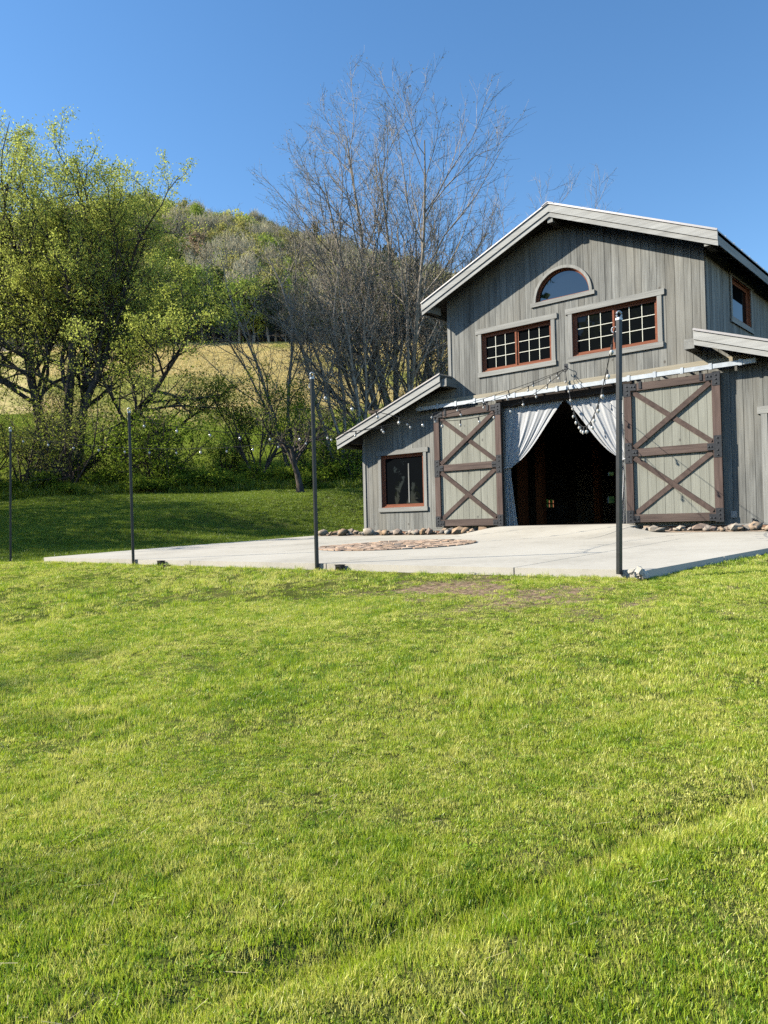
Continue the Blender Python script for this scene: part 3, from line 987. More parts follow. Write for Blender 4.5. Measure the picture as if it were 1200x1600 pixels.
def sliding_door(x0, x1, z0, z1, zm, seed):
    r = np.random.RandomState(seed)
    y0, y1 = -0.17, -0.115
    st, rail = 0.175, 0.185
    door = MB().box(x0 + 0.02, x1 - 0.02, y1 + 0.002, y1 + 0.02, z0 + 0.02, z1 - 0.02).build('sliding_door', M['backing'], barn)
    x = x0 + st * 0.6
    xe = x1 - st * 0.6
    nb = 10
    for k in range(nb):
        a = x + (xe - x) * k / nb
        b = x + (xe - x) * (k + 1) / nb
        MB().box(a + 0.003, b - 0.003, y0 - r.uniform(0, 0.006), y1, z0 + 0.06, z1 - 0.06).build('plank', M['panel'], door)
    f0, f1 = -0.232, -0.177
    for a, b in ((x0, x0 + st), (x1 - st, x1)):
        MB().box(a, b, f0, f1, z0, z1).build('stile', M['brown_z'], door)
    for c, d in ((z0 + 0.02, z0 + 0.02 + rail), (zm - 0.09, zm + 0.09), (z1 - rail, z1 - 0.01)):
        MB().box(x0 + st + 0.001, x1 - st - 0.001, f0 + 0.004, f1, c, d).build('rail', M['brown_x'], door)
    ia, ib = x0 + st, x1 - st
    for (c, d, flip) in ((z0 + rail + 0.02, zm - 0.09, True), (zm + 0.09, z1 - rail, False)):
        for s in (0, 1):
            front = (s == 1) != flip
            yy = -0.2085 if front else -0.190
            p, q = ((ia, yy, c), (ib, yy, d)) if s else ((ia, yy, d), (ib, yy, c))
            p, q = np.array(p), np.array(q)
            t = (q - p) / np.linalg.norm(q - p)
            MB().bar(p + t * 0.05, q - t * 0.05, 0.036 if front else 0.020, 0.115, up=(t[2], 0, -t[0]) if False else np.cross(t, (0, 1, 0))).build('brace', M['brown_d'], door)
    # iron corner and tee plates with bolt heads
    yp0, yp1 = f0 - 0.008, f0 - 0.001
    for (cx, sx) in ((x0, 1), (x1, -1)):
        for kind, zc in (('c', z0), ('c2', z1), ('t', zm)):
            mb = MB()
            a, b = sorted((cx - 0.006 * sx, cx + 0.16 * sx))
            a2, b2 = sorted((cx + 0.161 * sx, cx + 0.30 * sx))
            if kind == 't':
                mb.box(a, b, yp0, yp1, zc - 0.24, zc + 0.24).box(a2, b2, yp0, yp1, zc - 0.075, zc + 0.075)
                bolts = [(0.08, -0.19), (0.08, -0.08), (0.08, 0.08), (0.08, 0.19), (0.21, 0.0), (0.27, 0.0)]
            else:
                sg = 1 if kind == 'c' else -1
                za, zb = sorted((zc - 0.006 * sg, zc + 0.30 * sg))
                zc_, zd_ = sorted((zc + 0.02 * sg, zc + 0.17 * sg))
                mb.box(a, b, yp0, yp1, za, zb).box(a2, b2, yp0, yp1, zc_, zd_)
                bolts = [(0.08, 0.25 * sg), (0.08, 0.16 * sg), (0.08, 0.07 * sg), (0.19, 0.09 * sg), (0.26, 0.09 * sg)]
            pl = mb.build('iron_plate', M['iron'], door)
            for bx, bz in bolts:
                c = np.array([cx + bx * sx, yp0, zc + bz])
                MB().tube([c + [0, 0.004, 0], c + [0, -0.014, 0]], [0.02, 0.017], 6).build('bolt', M['iron'], pl)
    for hx in (x0 + 0.4, x1 - 0.4):
        MB().box(hx - 0.03, hx + 0.03, -0.245, -0.234, z1 - 0.15, 3.40).box(hx - 0.03, hx + 0.03, -0.246, -0.235, 3.40, 3.47).build('hanger', M['iron'], door)


sliding_door(0.165, 2.372, 0.05, 3.31, 1.70, 4)
sliding_door(5.785, 7.966, 0.05, 3.335, 1.70, 5)

# plain plank door at the right edge
mb = MB()
rd = MB().box(RDOOR[0] + 0.02, RDOOR[1] - 0.02, 0.03, 0.07, 0.02, RDOOR[3] - 0.01).build('plank_door', M['backing'], barn)
for k in range(5):
    a = RDOOR[0] + 0.03 + k * 0.187
    MB().box(a, a + 0.18, 0.012, 0.029, 0.03, RDOOR[3] - 0.02).build('plank', M['siding'], rd)
MB().box(RDOOR[0] - 0.20, RDOOR[1] + 0.20, -0.066, -0.036, RDOOR[3] + 0.002, RDOOR[3] + 0.16).build('head_trim', M['trim_x'], rd)
MB().box(RDOOR[0] - 0.13, RDOOR[0] - 0.002, -0.060, -0.036, 0.0, RDOOR[3]).build('side_trim', M['trim_z'], rd)
MB().box(RDOOR[1] + 0.002, RDOOR[1] + 0.13, -0.060, -0.036, 0.0, RDOOR[3]).build('side_trim', M['trim_z'], rd)
MB().box(8.06, 8.19, -0.055, -0.036, 0.13, 0.27).build('outlet_cover', M['plate'], barn)
MB().tube([(8.52, -0.04, 0.075), (8.52, -0.13, 0.075), (8.53, -0.15, 0.03)], 0.016, 8).box(8.49, 8.55, -0.09, -0.05, 0.085, 0.105).build('water_spigot', M['iron'], barn)
# hook that holds the light strings, on the gable between the windows
HOOK = np.array([4.25, -0.16, 3.94])
a = np.linspace(0, 1.5 * np.pi, 14)
mb = MB().tube([(4.21, -0.03, 4.02), (4.21, -0.12, 4.03), (4.25, -0.16, 4.02)], 0.009, 6)
mb.tube([(4.25 + 0.07 * math.sin(t), -0.16, 3.95 + 0.075 * math.cos(t)) for t in a], 0.009, 6).box(4.17, 4.25, -0.042, -0.034, 3.95, 4.10)
mb.build('string_hook', M['iron'], barn)


# drapes -----------------------------------------------------------
def drape(name, x_out, x_in, zt, z_tie, sgn, label, tail_w, seed):
    r = np.random.RandomState(seed)
    NU, NT = 110, 60
    u = np.linspace(0, 1, NU + 1)[None, :]
    t = np.linspace(0, 1, NT + 1)[:, None]
    ph = r.uniform(0, 6, 5)
    x_top = x_out + (x_in - x_out) * u
    x_tie = x_out + sgn * (0.03 + 0.20 * u)
    # strands sweep from the rod to the tie; the inner edge hangs in a curve
    sw = t ** (1.0 + 0.75 * (1 - u))
    sw = np.where(u > 0.9, t ** 0.98, sw)
    X = x_top + (x_tie - x_top) * sw
    zl = z_tie - 0.10 * np.sin(u * np.pi)
    Z = zt + (zl - zt) * t - 0.30 * np.sin(np.pi * t) * (u ** 1.5) * 1.0 * t
    fold = 0.015 * np.sin(2 * np.pi * 5.5 * u + ph[0] + 1.2 * np.sin(2 * t + ph[1])) + 0.006 * np.sin(2 * np.pi * 12.3 * u + ph[2] + 1.5 * t)
    amp = 0.55 + 0.6 * np.sin(np.pi * np.clip(t, 0, 1)) - 0.25 * t
    Y = 0.06 + fold * amp
    P = np.stack(np.broadcast_arrays(X, Y, Z), -1).reshape(-1, 3)
    idx = np.arange((NT + 1) * (NU + 1)).reshape(NT + 1, NU + 1)
    F = np.stack([idx[:-1, :-1], idx[:-1, 1:], idx[1:, 1:], idx[1:, :-1]], -1).reshape(-1, 4)
    root = empty(name, (x_out, 0.06, 0.06), label, 'curtain', 'white drapes in the doorway')
    MB().add(P, F).build('swag', M['curtain'], root, True)
    NT2 = 30
    t = np.linspace(0, 1, NT2 + 1)[:, None]
    X = x_out + sgn * (0.03 + (0.16 + (tail_w - 0.16) * t ** 1.2) * u)
    Z = z_tie - 0.02 + (0.06 - z_tie) * t + 0 * u
    Y = 0.06 + (0.03 + 0.02 * t) * np.sin(2 * np.pi * 4.5 * u + ph[4]) + 0.012 * np.sin(2 * np.pi * 11 * u)
    P = np.stack(np.broadcast_arrays(X, Y, Z), -1).reshape(-1, 3)
    idx = np.arange((NT2 + 1) * (NU + 1)).reshape(NT2 + 1, NU + 1)
    F = np.stack([idx[:-1, :-1], idx[:-1, 1:], idx[1:, 1:], idx[1:, :-1]], -1).reshape(-1, 4)
    MB().add(P, F).build('tail', M['curtain'], root, True)
    c = np.array([x_out + sgn * 0.10, 0.06, z_tie - 0.03])
    a = np.linspace(0, 2 * np.pi, 17)
    MB().tube([c + [0.125 * math.cos(q), 0.085 * math.sin(q), 0.02 * math.cos(q)] for q in a], 0.022, 6, False).build('tieback', M['curtain'], root)
    MB().tube([(min(x_out, x_in) - 0.03, 0.06, zt + 0.01), (max(x_out, x_in) + 0.0, 0.06, zt + 0.01)], 0.014, 6).build('rod', M['iron'], root)


drape('drape', 2.27, 4.08, 3.20, 1.62, 1, 'white drape swept to the left side of the barn doorway', 0.34, 1)
drape('drape', 5.79, 4.12, 3.20, 1.62, -1, 'white drape swept to the right side of the doorway, behind the nearest pole', 0.34, 2)

# ------------------------------------------------------------------ stones along the barn
def ico(seed, sub=1):
    import bmesh
    bm = bmesh.new()
    bmesh.ops.create_icosphere(bm, subdivisions=sub, radius=1.0)
    V = np.array([v.co[:] for v in bm.verts])
    Fc = np.array([[v.index for v in f.verts] for f in bm.faces])
    bm.free()
    r = np.random.RandomState(seed)
    k = r.normal(size=(5, 3))
    ph = r.uniform(0, 6, 5)
    V = V * (1 + 0.13 * sum(np.sin(V @ k[i] * 1.7 + ph[i]) for i in range(5)) / 1.6)[:, None]
    return V, Fc


STONES = []
for s in range(7):
    V, Fc = ico(40 + s, 1)
    STONES.append(np_mesh('river_stone', V, Fc, M['stone'], s % 2 == 0))


def stone_bed(x0, x1, ya, yb, n_st, label, seed, gaps):
    r = np.random.RandomState(seed)
    root = empty('stone_border', ((x0 + x1) / 2, (ya + yb) / 2, -0.2), label, 'stone border', 'stone borders along the barn wall')
    NX = 24
    xs = np.linspace(x0, x1, NX)
    A = np.c_[xs, np.full(NX, ya), np.full(NX, float(ZS(0 * 1.0, ya)) + 0.004)]
    B = np.c_[xs, np.full(NX, yb), np.full(NX, float(ZS(0 * 1.0, yb)) + 0.03)]
    MB().add(np.concatenate([A, B]), [(i, i + 1, NX + i + 1, NX + i) for i in range(NX - 1)]).build('gravel', M['gravel_bed'], root)
    for k in range(n_st):
        x = r.uniform(x0, x1)
        y = r.uniform(ya + 0.04, yb - 0.02)
        s = r.uniform(0.05, 0.14) * (1.0 if r.rand() > 0.2 else 1.35)
        o = bpy.data.objects.new('river_stone', STONES[r.randint(7)])
        sz = np.array([s * r.uniform(0.9, 1.5), s * r.uniform(0.8, 1.1), s * r.uniform(0.4, 0.85)])
        z = float(ZS(0.0, y)) + 0.02 + sz[2] * 0.6
        o.scale = sz
        o.rotation_euler = (r.uniform(-0.3, 0.3), r.uniform(-0.3, 0.3), r.uniform(0, 6.28))
        link(o, root, (x, y, z))


stone_bed(-4.5, 1.95, -0.56, -0.06, 88, 'river stones heaped along the wall under the lower left window', 21, ())
stone_bed(6.02, 10.6, -0.62, -0.07, 66, 'river stones along the wall below the right-hand sliding door', 22, ())

# ------------------------------------------------------------------ light poles
POLES = [((9.452, -9.09, -0.49), (9.516, -9.04, 2.519)), ((4.379, -9.09, -0.56), (4.371, -9.10, 2.536)),
         ((-1.010, -9.09, -0.56), (-1.037, -9.11, 2.592)), ((-6.711, -9.09, -0.56), (-6.672, -9.06, 2.755))]
PL = ['dark steel pole at the broken patio corner, in front of the open doorway',
      'dark steel pole standing beside the small black box on the patio front edge',
      'dark steel pole at the patio edge in front of the dark green shrub',
      'dark steel pole farthest from the barn, on the shaded grass beyond the patio tip']


def light_pole(base, top, label):
    b, t = np.array(base), np.array(top)
    o = empty('light_pole', b, label, 'pole', 'light poles along the patio')
    up = unit(t - b)
    MB().bar(b, t, 0.050, 0.050, up=(0.35, 0.94, 0)).build('post', M['pole'], o)
    MB().bar(t - up * 0.005, t + up * 0.022, 0.058, 0.058, up=(0.35, 0.94, 0)).build('cap', M['galv'], o)
    MB().bar(t - up * 0.95, t - up * 0.935, 0.055, 0.055, up=(0.35, 0.94, 0)).build('collar', M['iron'], o)
    e = t + up * 0.06
    a = np.linspace(-0.5 * np.pi, 1.2 * np.pi, 12)
    MB().tube([e + np.array([RH[0], RH[1], 0]) * 0.03 * math.cos(q) + np.array([0, 0, 0.04 * math.sin(q)]) for q in a], 0.011, 6).build('eye_bolt', M['galv'], o)
    h = t - up * 0.10 + np.array([-0.07, 0.03, 0])
    MB().tube([h + np.array([0.035 * math.cos(q), 0, 0.035 * math.sin(q)]) for q in np.linspace(0, 2 * np.pi, 13)], 0.008, 6, False).tube([h + [0.06, -0.03, 0], h + [0.03, 0, 0]], 0.009, 6).build('side_hook', M['galv'], o)
    MB().tube([h + [0, 0, -0.03], h + [0, 0, -0.15]], [0.012, 0.009], 6).build('turnbuckle', M['iron'], o)
    return h


hooks = [light_pole(b, t, l) for (b, t), l in zip(POLES, PL)]

# ------------------------------------------------------------------ string lights
SAG = [1.30, 0.90, 0.88, 1.0]
SLB = ['string of bulbs hanging in a deep loop from the nearest pole to the barn hook',
       'string of bulbs from the pole beside the black box up to the barn hook',
       'string of bulbs from the pole in front of the dark shrub to the barn hook',
       'longest string of bulbs, from the farthest pole to the barn hook']
mbs = MB().tube([(0, 0, 0), (0, 0, -0.02), (0, 0, -0.085)], [0.008, 0.015, 0.013], 8)
SOCK = np_mesh('socket', np.concatenate(mbs.v), np.concatenate(mbs.f), M['wire'], True)
zz = np.linspace(0, 1, 8)
rad = 0.027 * np.sin(np.pi * (0.18 + 0.80 * zz)) ** 0.8
mbs = MB().tube(np.c_[np.zeros(8), np.zeros(8), -0.078 - 0.066 * zz], rad, 10)
BULB = np_mesh('bulb', np.concatenate(mbs.v), np.concatenate(mbs.f), M['bulb'], True)
rng = np.random.RandomState(17)
for i, A in enumerate(hooks):
    A = np.array(A)
    t = np.linspace(0, 1, 120)
    P = A + (HOOK - A) * t[:, None]
    P[:, 2] -= SAG[i] * 4 * t * (1 - t)
    root = empty('string_lights', A, SLB[i], 'string lights', 'bulb strings over the patio')
    MB().tube(P, 0.0065, 5).build('cable', M['wire'], root)
    seg = np.r_[0, np.cumsum(np.linalg.norm(np.diff(P, axis=0), axis=1))]
    s = 0.32
    while s < seg[-1] - 0.15:
        q = np.array([np.interp(s, seg, P[:, k]) for k in range(3)])
        tilt = (rng.uniform(-0.25, 0.25), rng.uniform(-0.25, 0.25), 0)
        o = bpy.data.objects.new('socket', SOCK)
        o.rotation_euler = tilt
        link(o, root, q)
        o = bpy.data.objects.new('bulb', BULB)
        o.rotation_euler = tilt
        link(o, root, q)
        s += 0.66
# small black ground lights on the patio edge
for (x, y, sx, label) in ((4.93, -9.13, 0.055, 'small black ground light just beside the second pole'),
                          (0.05, -9.13, 0.055, 'small black box light on the lawn edge beside the third pole'),
                          (0.55, -9.33, 0.045, 'low black ground light lying in the grass, lower than the box light')):
    z = float(H(x, y - 0.1)) - 0.02
    o = empty('ground_light', (x, y, z), label, 'ground light', 'ground lights along the patio')
    h = 0.115 if sx > 0.05 else 0.06
    MB().box(x - sx, x + sx, y - 0.05, y + 0.05, z, z + h).build('housing', M['fixture'], o)
    MB().box(x - sx - 0.008, x + sx + 0.008, y - 0.058, y + 0.058, z + h + 0.001, z + h + 0.014).build('hood', M['fixture'], o)
    MB().box(x - sx * 0.7, x + sx * 0.7, y - 0.0535, y - 0.0505, z + 0.02, z + h - 0.02).build('lens', M['glass'], o)
# broken concrete lumps at the patio corner
lump_root = empty('rubble_pile', (9.80, -9.2, -0.52), 'broken concrete lumps at the foot of the nearest pole by the patio corner', 'rubble')
CHUNK = []
for s in range(4):
    V, Fc = ico(60 + s, 1)
    CHUNK.append(np_mesh('concrete_lump', V, Fc, M['concrete'], False))
rng = np.random.RandomState(31)
for k in range(12):
    o = bpy.data.objects.new('concrete_lump', CHUNK[k % 4])
    s = rng.uniform(0.03, 0.075)
    o.scale = (s * 1.3, s, s * 0.7)
    o.rotation_euler = tuple(rng.uniform(0, 3, 3))
    x, y = 9.62 + rng.uniform(0, 0.32), -9.12 - rng.uniform(0, 0.14)
    link(o, lump_root, (x, y, -0.50 + rng.uniform(0, 0.05)))


# ------------------------------------------------------------------ trees
def skeleton(rng, P0, D0, L0, R0, levels):
    """vectorised branching; returns [(points (m,n,3), radii (m,n))] per level"""
    p, d, L, r = [np.asarray(a, float) for a in (P0, D0, L0, R0)]
    d = unit(d)
    out = []
    for lv in levels:
        m, n = len(p), lv['n']
        pts, dirs = [p], [d]
        q, dd = p, d
        for i in range(n):
            dd = unit(dd + rng.normal(size=(m, 3)) * lv.get('wob', 0.12) + np.array([0, 0, lv.get('trop', 0.03)]))
            q = q + dd * (L / n)[:, None]
            pts.append(q)
            dirs.append(dd)
        P = np.stack(pts, 1)
        D = np.stack(dirs, 1)
        tl = np.linspace(0, 1, n + 1)[None]
        R = r[:, None] * (1 - tl * (1 - lv.get('tip', 0.3)))
        out.append((P, R))
        k = lv.get('nch', 0)
        if not k:
            break
        idx = np.repeat(np.arange(m), k)
        t = lv.get('t0', 0.25) + (1 - lv.get('t0', 0.25)) * (np.tile(np.arange(k), m) + rng.rand(m * k)) / k
        f = t * n
        i0 = np.minimum(f.astype(int), n - 1)
        w = (f - i0)[:, None]
        p = P[idx, i0] * (1 - w) + P[idx, i0 + 1] * w
        T = unit(D[idx, np.minimum(i0 + 1, n)])
        q = unit(np.cross(T, rng.normal(size=(m * k, 3))))
        a = np.radians(lv.get('ang', 40) + rng.normal(size=m * k) * lv.get('angv', 10))[:, None]
        d = unit(T * np.cos(a) + q * np.sin(a))
        L = L[idx] * lv.get('ratio', 0.5) * (1.2 - lv.get('fall', 0.6) * t) * rng.uniform(0.65, 1.3, m * k)
        rr = R[idx, i0]
        r = np.minimum(rr * lv.get('rr', 0.6), rr * 0.95)
        keep = rng.rand(m * k) < lv.get('keep', 1.0)
        p, d, L, r = p[keep], d[keep], L[keep], r[keep]
        r = np.maximum(r, lv.get('rmin', 0.004))
    return out


def skel_mesh(levels, sides):
    V, F, n = [], [], 0
    for (P, R), k in zip(levels, sides):
        v, f = tubes(P, R, k)
        V.append(v)
        F.append(f + n)
        n += len(v)
    return np.concatenate(V), np.concatenate(F)


def leaves(rng, C, size, flat=0.0, asp=0.55):
    """one bent leaf (two quads would be lost at this size): rhombic quads at the points C"""
    m = len(C)
    a = unit(rng.normal(size=(m, 3)) * np.array([1, 1, 1 - flat]))
    b = unit(np.cross(a, rng.normal(size=(m, 3))))
    s = size * rng.uniform(0.6, 1.35, m)[:, None]
    c = np.cross(a, b) * s * 0.18
    V = np.stack([C - a * s, C + b * s * asp + c, C + a * s, C - b * s * asp + c], 1).reshape(-1, 3)
    F = np.arange(m * 4).reshape(m, 4)
    return V, F


def along(rng, lev, per, spread, t0=0.15):
    P, R = lev
    m, n, _ = P.shape
    idx = np.repeat(np.arange(m), per)
    t = (t0 + (1 - t0) * rng.rand(m * per)) * (n - 1)
    i = np.minimum(t.astype(int), n - 2)
    w = (t - i)[:, None]
    return P[idx, i] * (1 - w) + P[idx, i + 1] * w + rng.normal(size=(m * per, 3)) * spread


def ground_pt(px, v):
    u = (px - 600) / 1205.0 * v
    x, y = xy_of(u, v)
    return np.array([x, y, float(H(x, y))])


def add_part(name, V, F, mat, root, smooth=False):
    me = np_mesh(name, V, F, mat, smooth)
    o = bpy.data.objects.new(name, me)
    return link(o, root, WLOC[root.name])


def tree(name, base, stems, levels, sides, bark, label, cat='tree', group=None, leaf=None, seed=0, split=1, lift=None):
    """stems: list of (offset xy, direction, length, radius); leaf: list of (level, per, spread, size, material)"""
    rng = np.random.RandomState(seed)
    root = empty(name, base - [0, 0, 0.05], label, cat, group)
    P0 = np.array([[s[0][0], s[0][1], 0.0] for s in stems])
    D0 = np.array([s[1] for s in stems], float)
    sk = skeleton(rng, P0, D0, [s[2] for s in stems], [s[3] for s in stems], levels)
    P, R = sk[0]
    R[:, 0] *= 1.35
    V, F = skel_mesh(sk[:split], sides[:split])
    add_part('trunk', V, F, bark, root, True)
    if len(sk) > split:
        V, F = skel_mesh(sk[split:], sides[split:])
        add_part('branches', V, F, bark, root)
    if leaf:
        lv = [along(rng, sk[min(l[0], len(sk) - 1)], l[1], l[2]) for l in leaf]
        for C, l in zip(lv, leaf):
            C = C[C[:, 2] > 0.15]
            if lift:
                C = C[rng.rand(len(C)) < 0.25 + 0.75 * sstep(lift[0], lift[1], C[:, 2])]
            V, F = leaves(rng, C, l[3])
            add_part('crown', V, F, l[4], root)
    return root


def cam_dir(r, u, f=0.0):
    """direction given as right / up / away, all in the world"""
    return RH * r + np.array([0, 0, u]) + FH * f


# large leafy tree on the left, three leaning trunks
lv_leafy = [dict(n=9, wob=0.07, trop=0.04, tip=0.24, nch=14, t0=0.30, ang=46, angv=12, ratio=0.44, fall=0.50, rr=0.55),
            dict(n=6, wob=0.17, trop=0.06, tip=0.3, nch=9, t0=0.2, ang=45, angv=14, ratio=0.48, rr=0.6),
            dict(n=5, wob=0.2, trop=0.03, tip=0.3, nch=6, t0=0.15, ang=45, angv=15, ratio=0.5, rr=0.6, rmin=0.008),
            dict(n=3, wob=0.2, trop=0.0, tip=0.5)]
b = ground_pt(92, 43.5)
tree('broadleaf_tree', b,
     [((-0.5, 0), cam_dir(-0.22, 1), 14.2, 0.28), ((0.3, 0.2), cam_dir(0.0, 1, 0.05), 14.6, 0.32), ((0.8, 0), cam_dir(0.25, 1, -0.1), 15.2, 0.27), ((0.7, -0.1), cam_dir(0.12, 1, -0.05), 16.0, 0.24),
      ((0.6, 0.4), cam_dir(0.16, 1, 0.25), 14.5, 0.30), ((-0.9, 0.3), cam_dir(-0.42, 1, 0.1), 13.5, 0.30), ((1.1, -0.2), cam_dir(0.85, 0.62, -0.05), 11.5, 0.26)],
     lv_leafy, (10, 6, 4, 3), M['bark_dark'], 'tall spring-green tree with several dark leaning trunks beside the pasture', leaf=[(3, 26, 0.16, 0.062, M['leaf_spring']), (2, 12, 0.2, 0.062, M['leaf_spring'])], seed=4, split=1, lift=(2.5, 9.0))
# neighbour that fills the left edge
b = ground_pt(-75, 46)
lv_leafy = [dict(lv_leafy[0], t0=0.42)] + lv_leafy[1:]
tree('broadleaf_tree', b,
     [((-0.4, 0), cam_dir(-0.05, 1), 17.5, 0.28), ((0.4, 0.2), cam_dir(0.14, 1, 0.05), 18.5, 0.28), ((0, 0.4), cam_dir(0.30, 1, -0.1), 18.0, 0.26)],
     lv_leafy, (10, 6, 4, 3), M['bark_dark'], 'spring-green tree mostly out of frame, left of the many-trunked tree', leaf=[(3, 18, 0.16, 0.062, M['leaf_spring']), (2, 9, 0.2, 0.062, M['leaf_spring'])], seed=9, lift=(2.0, 7.0))

# two big bare trees behind the barn
lv_bare = [dict(n=10, wob=0.04, trop=0.02, tip=0.16, nch=16, t0=0.14, ang=31, angv=9, ratio=0.42, fall=0.62, rr=0.5),
           dict(n=6, wob=0.10, trop=0.07, tip=0.25, nch=10, t0=0.12, ang=34, angv=10, ratio=0.44, rr=0.55, rmin=0.010),
           dict(n=4, wob=0.13, trop=0.06, tip=0.4, nch=7, t0=0.1, ang=36, angv=12, ratio=0.5, rr=0.62, rmin=0.007),
           dict(n=3, wob=0.14, trop=0.03, tip=0.6)]
b = ground_pt(622, 46)
tree('bare_tree', b,
     [((-0.5, 0), cam_dir(-0.16, 1, 0.1), 18.0, 0.19), ((-0.2, 0.3), cam_dir(-0.10, 1, -0.08), 20.6, 0.22), ((0.1, 0), cam_dir(0.0, 1, 0.15), 19.6, 0.20),
      ((0.3, 0), cam_dir(0.10, 1, -0.15), 18.0, 0.19), ((-0.7, 0.1), cam_dir(-0.45, 1, -0.1), 13.5, 0.16), ((0.5, 0.1), cam_dir(0.20, 1, 0.2), 16.0, 0.17),
      ((-0.9, 0.2), cam_dir(-0.72, 1, 0.05), 11.5, 0.13), ((0.6, 0.1), cam_dir(0.40, 1, -0.1), 12.0, 0.14), ((-0.3, -0.2), cam_dir(-0.20, 1, 0.25), 15.0, 0.15)],
     lv_bare, (9, 5, 3, 3), M['bark_grey'], 'large bare grey tree with many stems fanning up behind the low roof', seed=12, leaf=[(3, 1, 0.12, 0.045, M['leaf_bud'])])
b = ground_pt(682, 49)
tree('bare_tree', b,
     [((0, 0), cam_dir(0.0, 1, 0.0), 15.0, 0.20), ((0.3, 0), cam_dir(0.22, 1, 0.1), 14.0, 0.16), ((0.5, 0), cam_dir(0.55, 1, -0.05), 16.0, 0.14), ((0.2, 0.2), cam_dir(0.85, 1, 0.1), 16.6, 0.14)],
     lv_bare, (9, 5, 3, 3), M['bark_grey'], 'tall bare grey tree nearest the gable, its branches reaching over the roof', seed=16)
# thin saplings by the field
lv_sap = [dict(n=8, wob=0.09, trop=0.03, tip=0.2, nch=11, t0=0.25, ang=38, angv=10, ratio=0.36, fall=0.5, rr=0.5),
          dict(n=5, wob=0.13, trop=0.05, tip=0.3, nch=7, t0=0.15, ang=40, angv=12, ratio=0.48, rr=0.6, rmin=0.008),
          dict(n=3, wob=0.15, trop=0.04, tip=0.4, nch=4, t0=0.1, ang=40, ratio=0.5, rr=0.6, rmin=0.006),
          dict(n=2, wob=0.15, tip=0.6)]
for k, (px, v, st, lab, sd) in enumerate([
        (462, 43, [((-0.3, 0), cam_dir(-0.20, 1), 13.0, 0.12), ((0, 0.2), cam_dir(-0.02, 1), 14.0, 0.12), ((0.3, 0), cam_dir(-0.38, 1), 11.0, 0.10)], 'bare sapling clump with dark forked stems in front of the dry field', 31),
        (530, 43, [((0, 0), cam_dir(-0.12, 1), 13.0, 0.15), ((0.4, 0), cam_dir(0.06, 1), 12.0, 0.13), ((0.7, 0.2), cam_dir(0.2, 1), 10.0, 0.11)], 'bare sapling clump between the forked saplings and the low roof', 33),
        (566, 42, [((0, 0), cam_dir(-0.3, 1), 10.5, 0.11), ((0.3, 0), cam_dir(0.1, 1), 12.0, 0.12), ((-0.3, 0.3), cam_dir(-0.05, 1), 11.0, 0.11)], 'bare sapling clump hidden partly by the low roof corner', 35),
        (650, 44, [((0, 0), cam_dir(-0.1, 1), 14.0, 0.14), ((0.4, 0.1), cam_dir(0.25, 1), 13.0, 0.13)], 'bare sapling clump rising behind the step of the two roofs', 37)]):
    tree('bare_sapling', ground_pt(px, v), st, lv_sap, (7, 4, 3, 3), M['bark_grey'], lab, group='bare saplings by the field', seed=sd, leaf=[(3, 1, 0.15, 0.05, M['leaf_bud'])])
# small low tree with a single dark trunk, in front
lv_small = [dict(n=5, wob=0.12, trop=0.0, tip=0.55, nch=7, t0=0.55, ang=58, angv=12, ratio=1.25, fall=0.2, rr=0.55),
            dict(n=6, wob=0.17, trop=0.07, tip=0.25, nch=9, t0=0.15, ang=42, ratio=0.45, rr=0.55),
            dict(n=4, wob=0.18, trop=0.05, tip=0.35, nch=6, t0=0.1, ang=42, ratio=0.5, rr=0.6, rmin=0.007),
            dict(n=2, wob=0.15, tip=0.6)]
tree('small_tree', ground_pt(470, 36.5), [((0, 0), cam_dir(-0.06, 1), 2.3, 0.17)], lv_small, (9, 5, 3, 3), M['bark_dark'],
     'small wide-branched bare tree with one dark trunk at the lawn edge', seed=51, leaf=[(3, 2, 0.1, 0.045, M['leaf_olive'])])
lv_vase = [dict(n=6, wob=0.10, trop=0.02, tip=0.3, nch=9, t0=0.25, ang=34, angv=10, ratio=0.5, fall=0.5, rr=0.55),
           dict(n=5, wob=0.15, trop=0.05, tip=0.3, nch=7, t0=0.15, ang=40, ratio=0.5, rr=0.6, rmin=0.008),
           dict(n=3, wob=0.15, trop=0.03, tip=0.4, nch=4, t0=0.1, ang=40, ratio=0.5, rr=0.6, rmin=0.006),
           dict(n=2, wob=0.15, tip=0.6)]
vase = lambda s, L, r: [((0.1 * math.cos(a), 0.1 * math.sin(a)), (s * math.cos(a), s * math.sin(a), 1), L * (0.85 + 0.3 * ((i * 7) % 5) / 5), r) for i, a in enumerate(np.linspace(0, 6.283, 8)[:-1])]
tree('small_tree', ground_pt(405, 42), vase(0.5, 5.0, 0.07), lv_vase, (6, 4, 3, 3), M['bark_dark'],
     'vase-shaped young tree with lime green leaves below the dry field', seed=53, leaf=[(3, 4, 0.14, 0.06, M['leaf_lime'])])

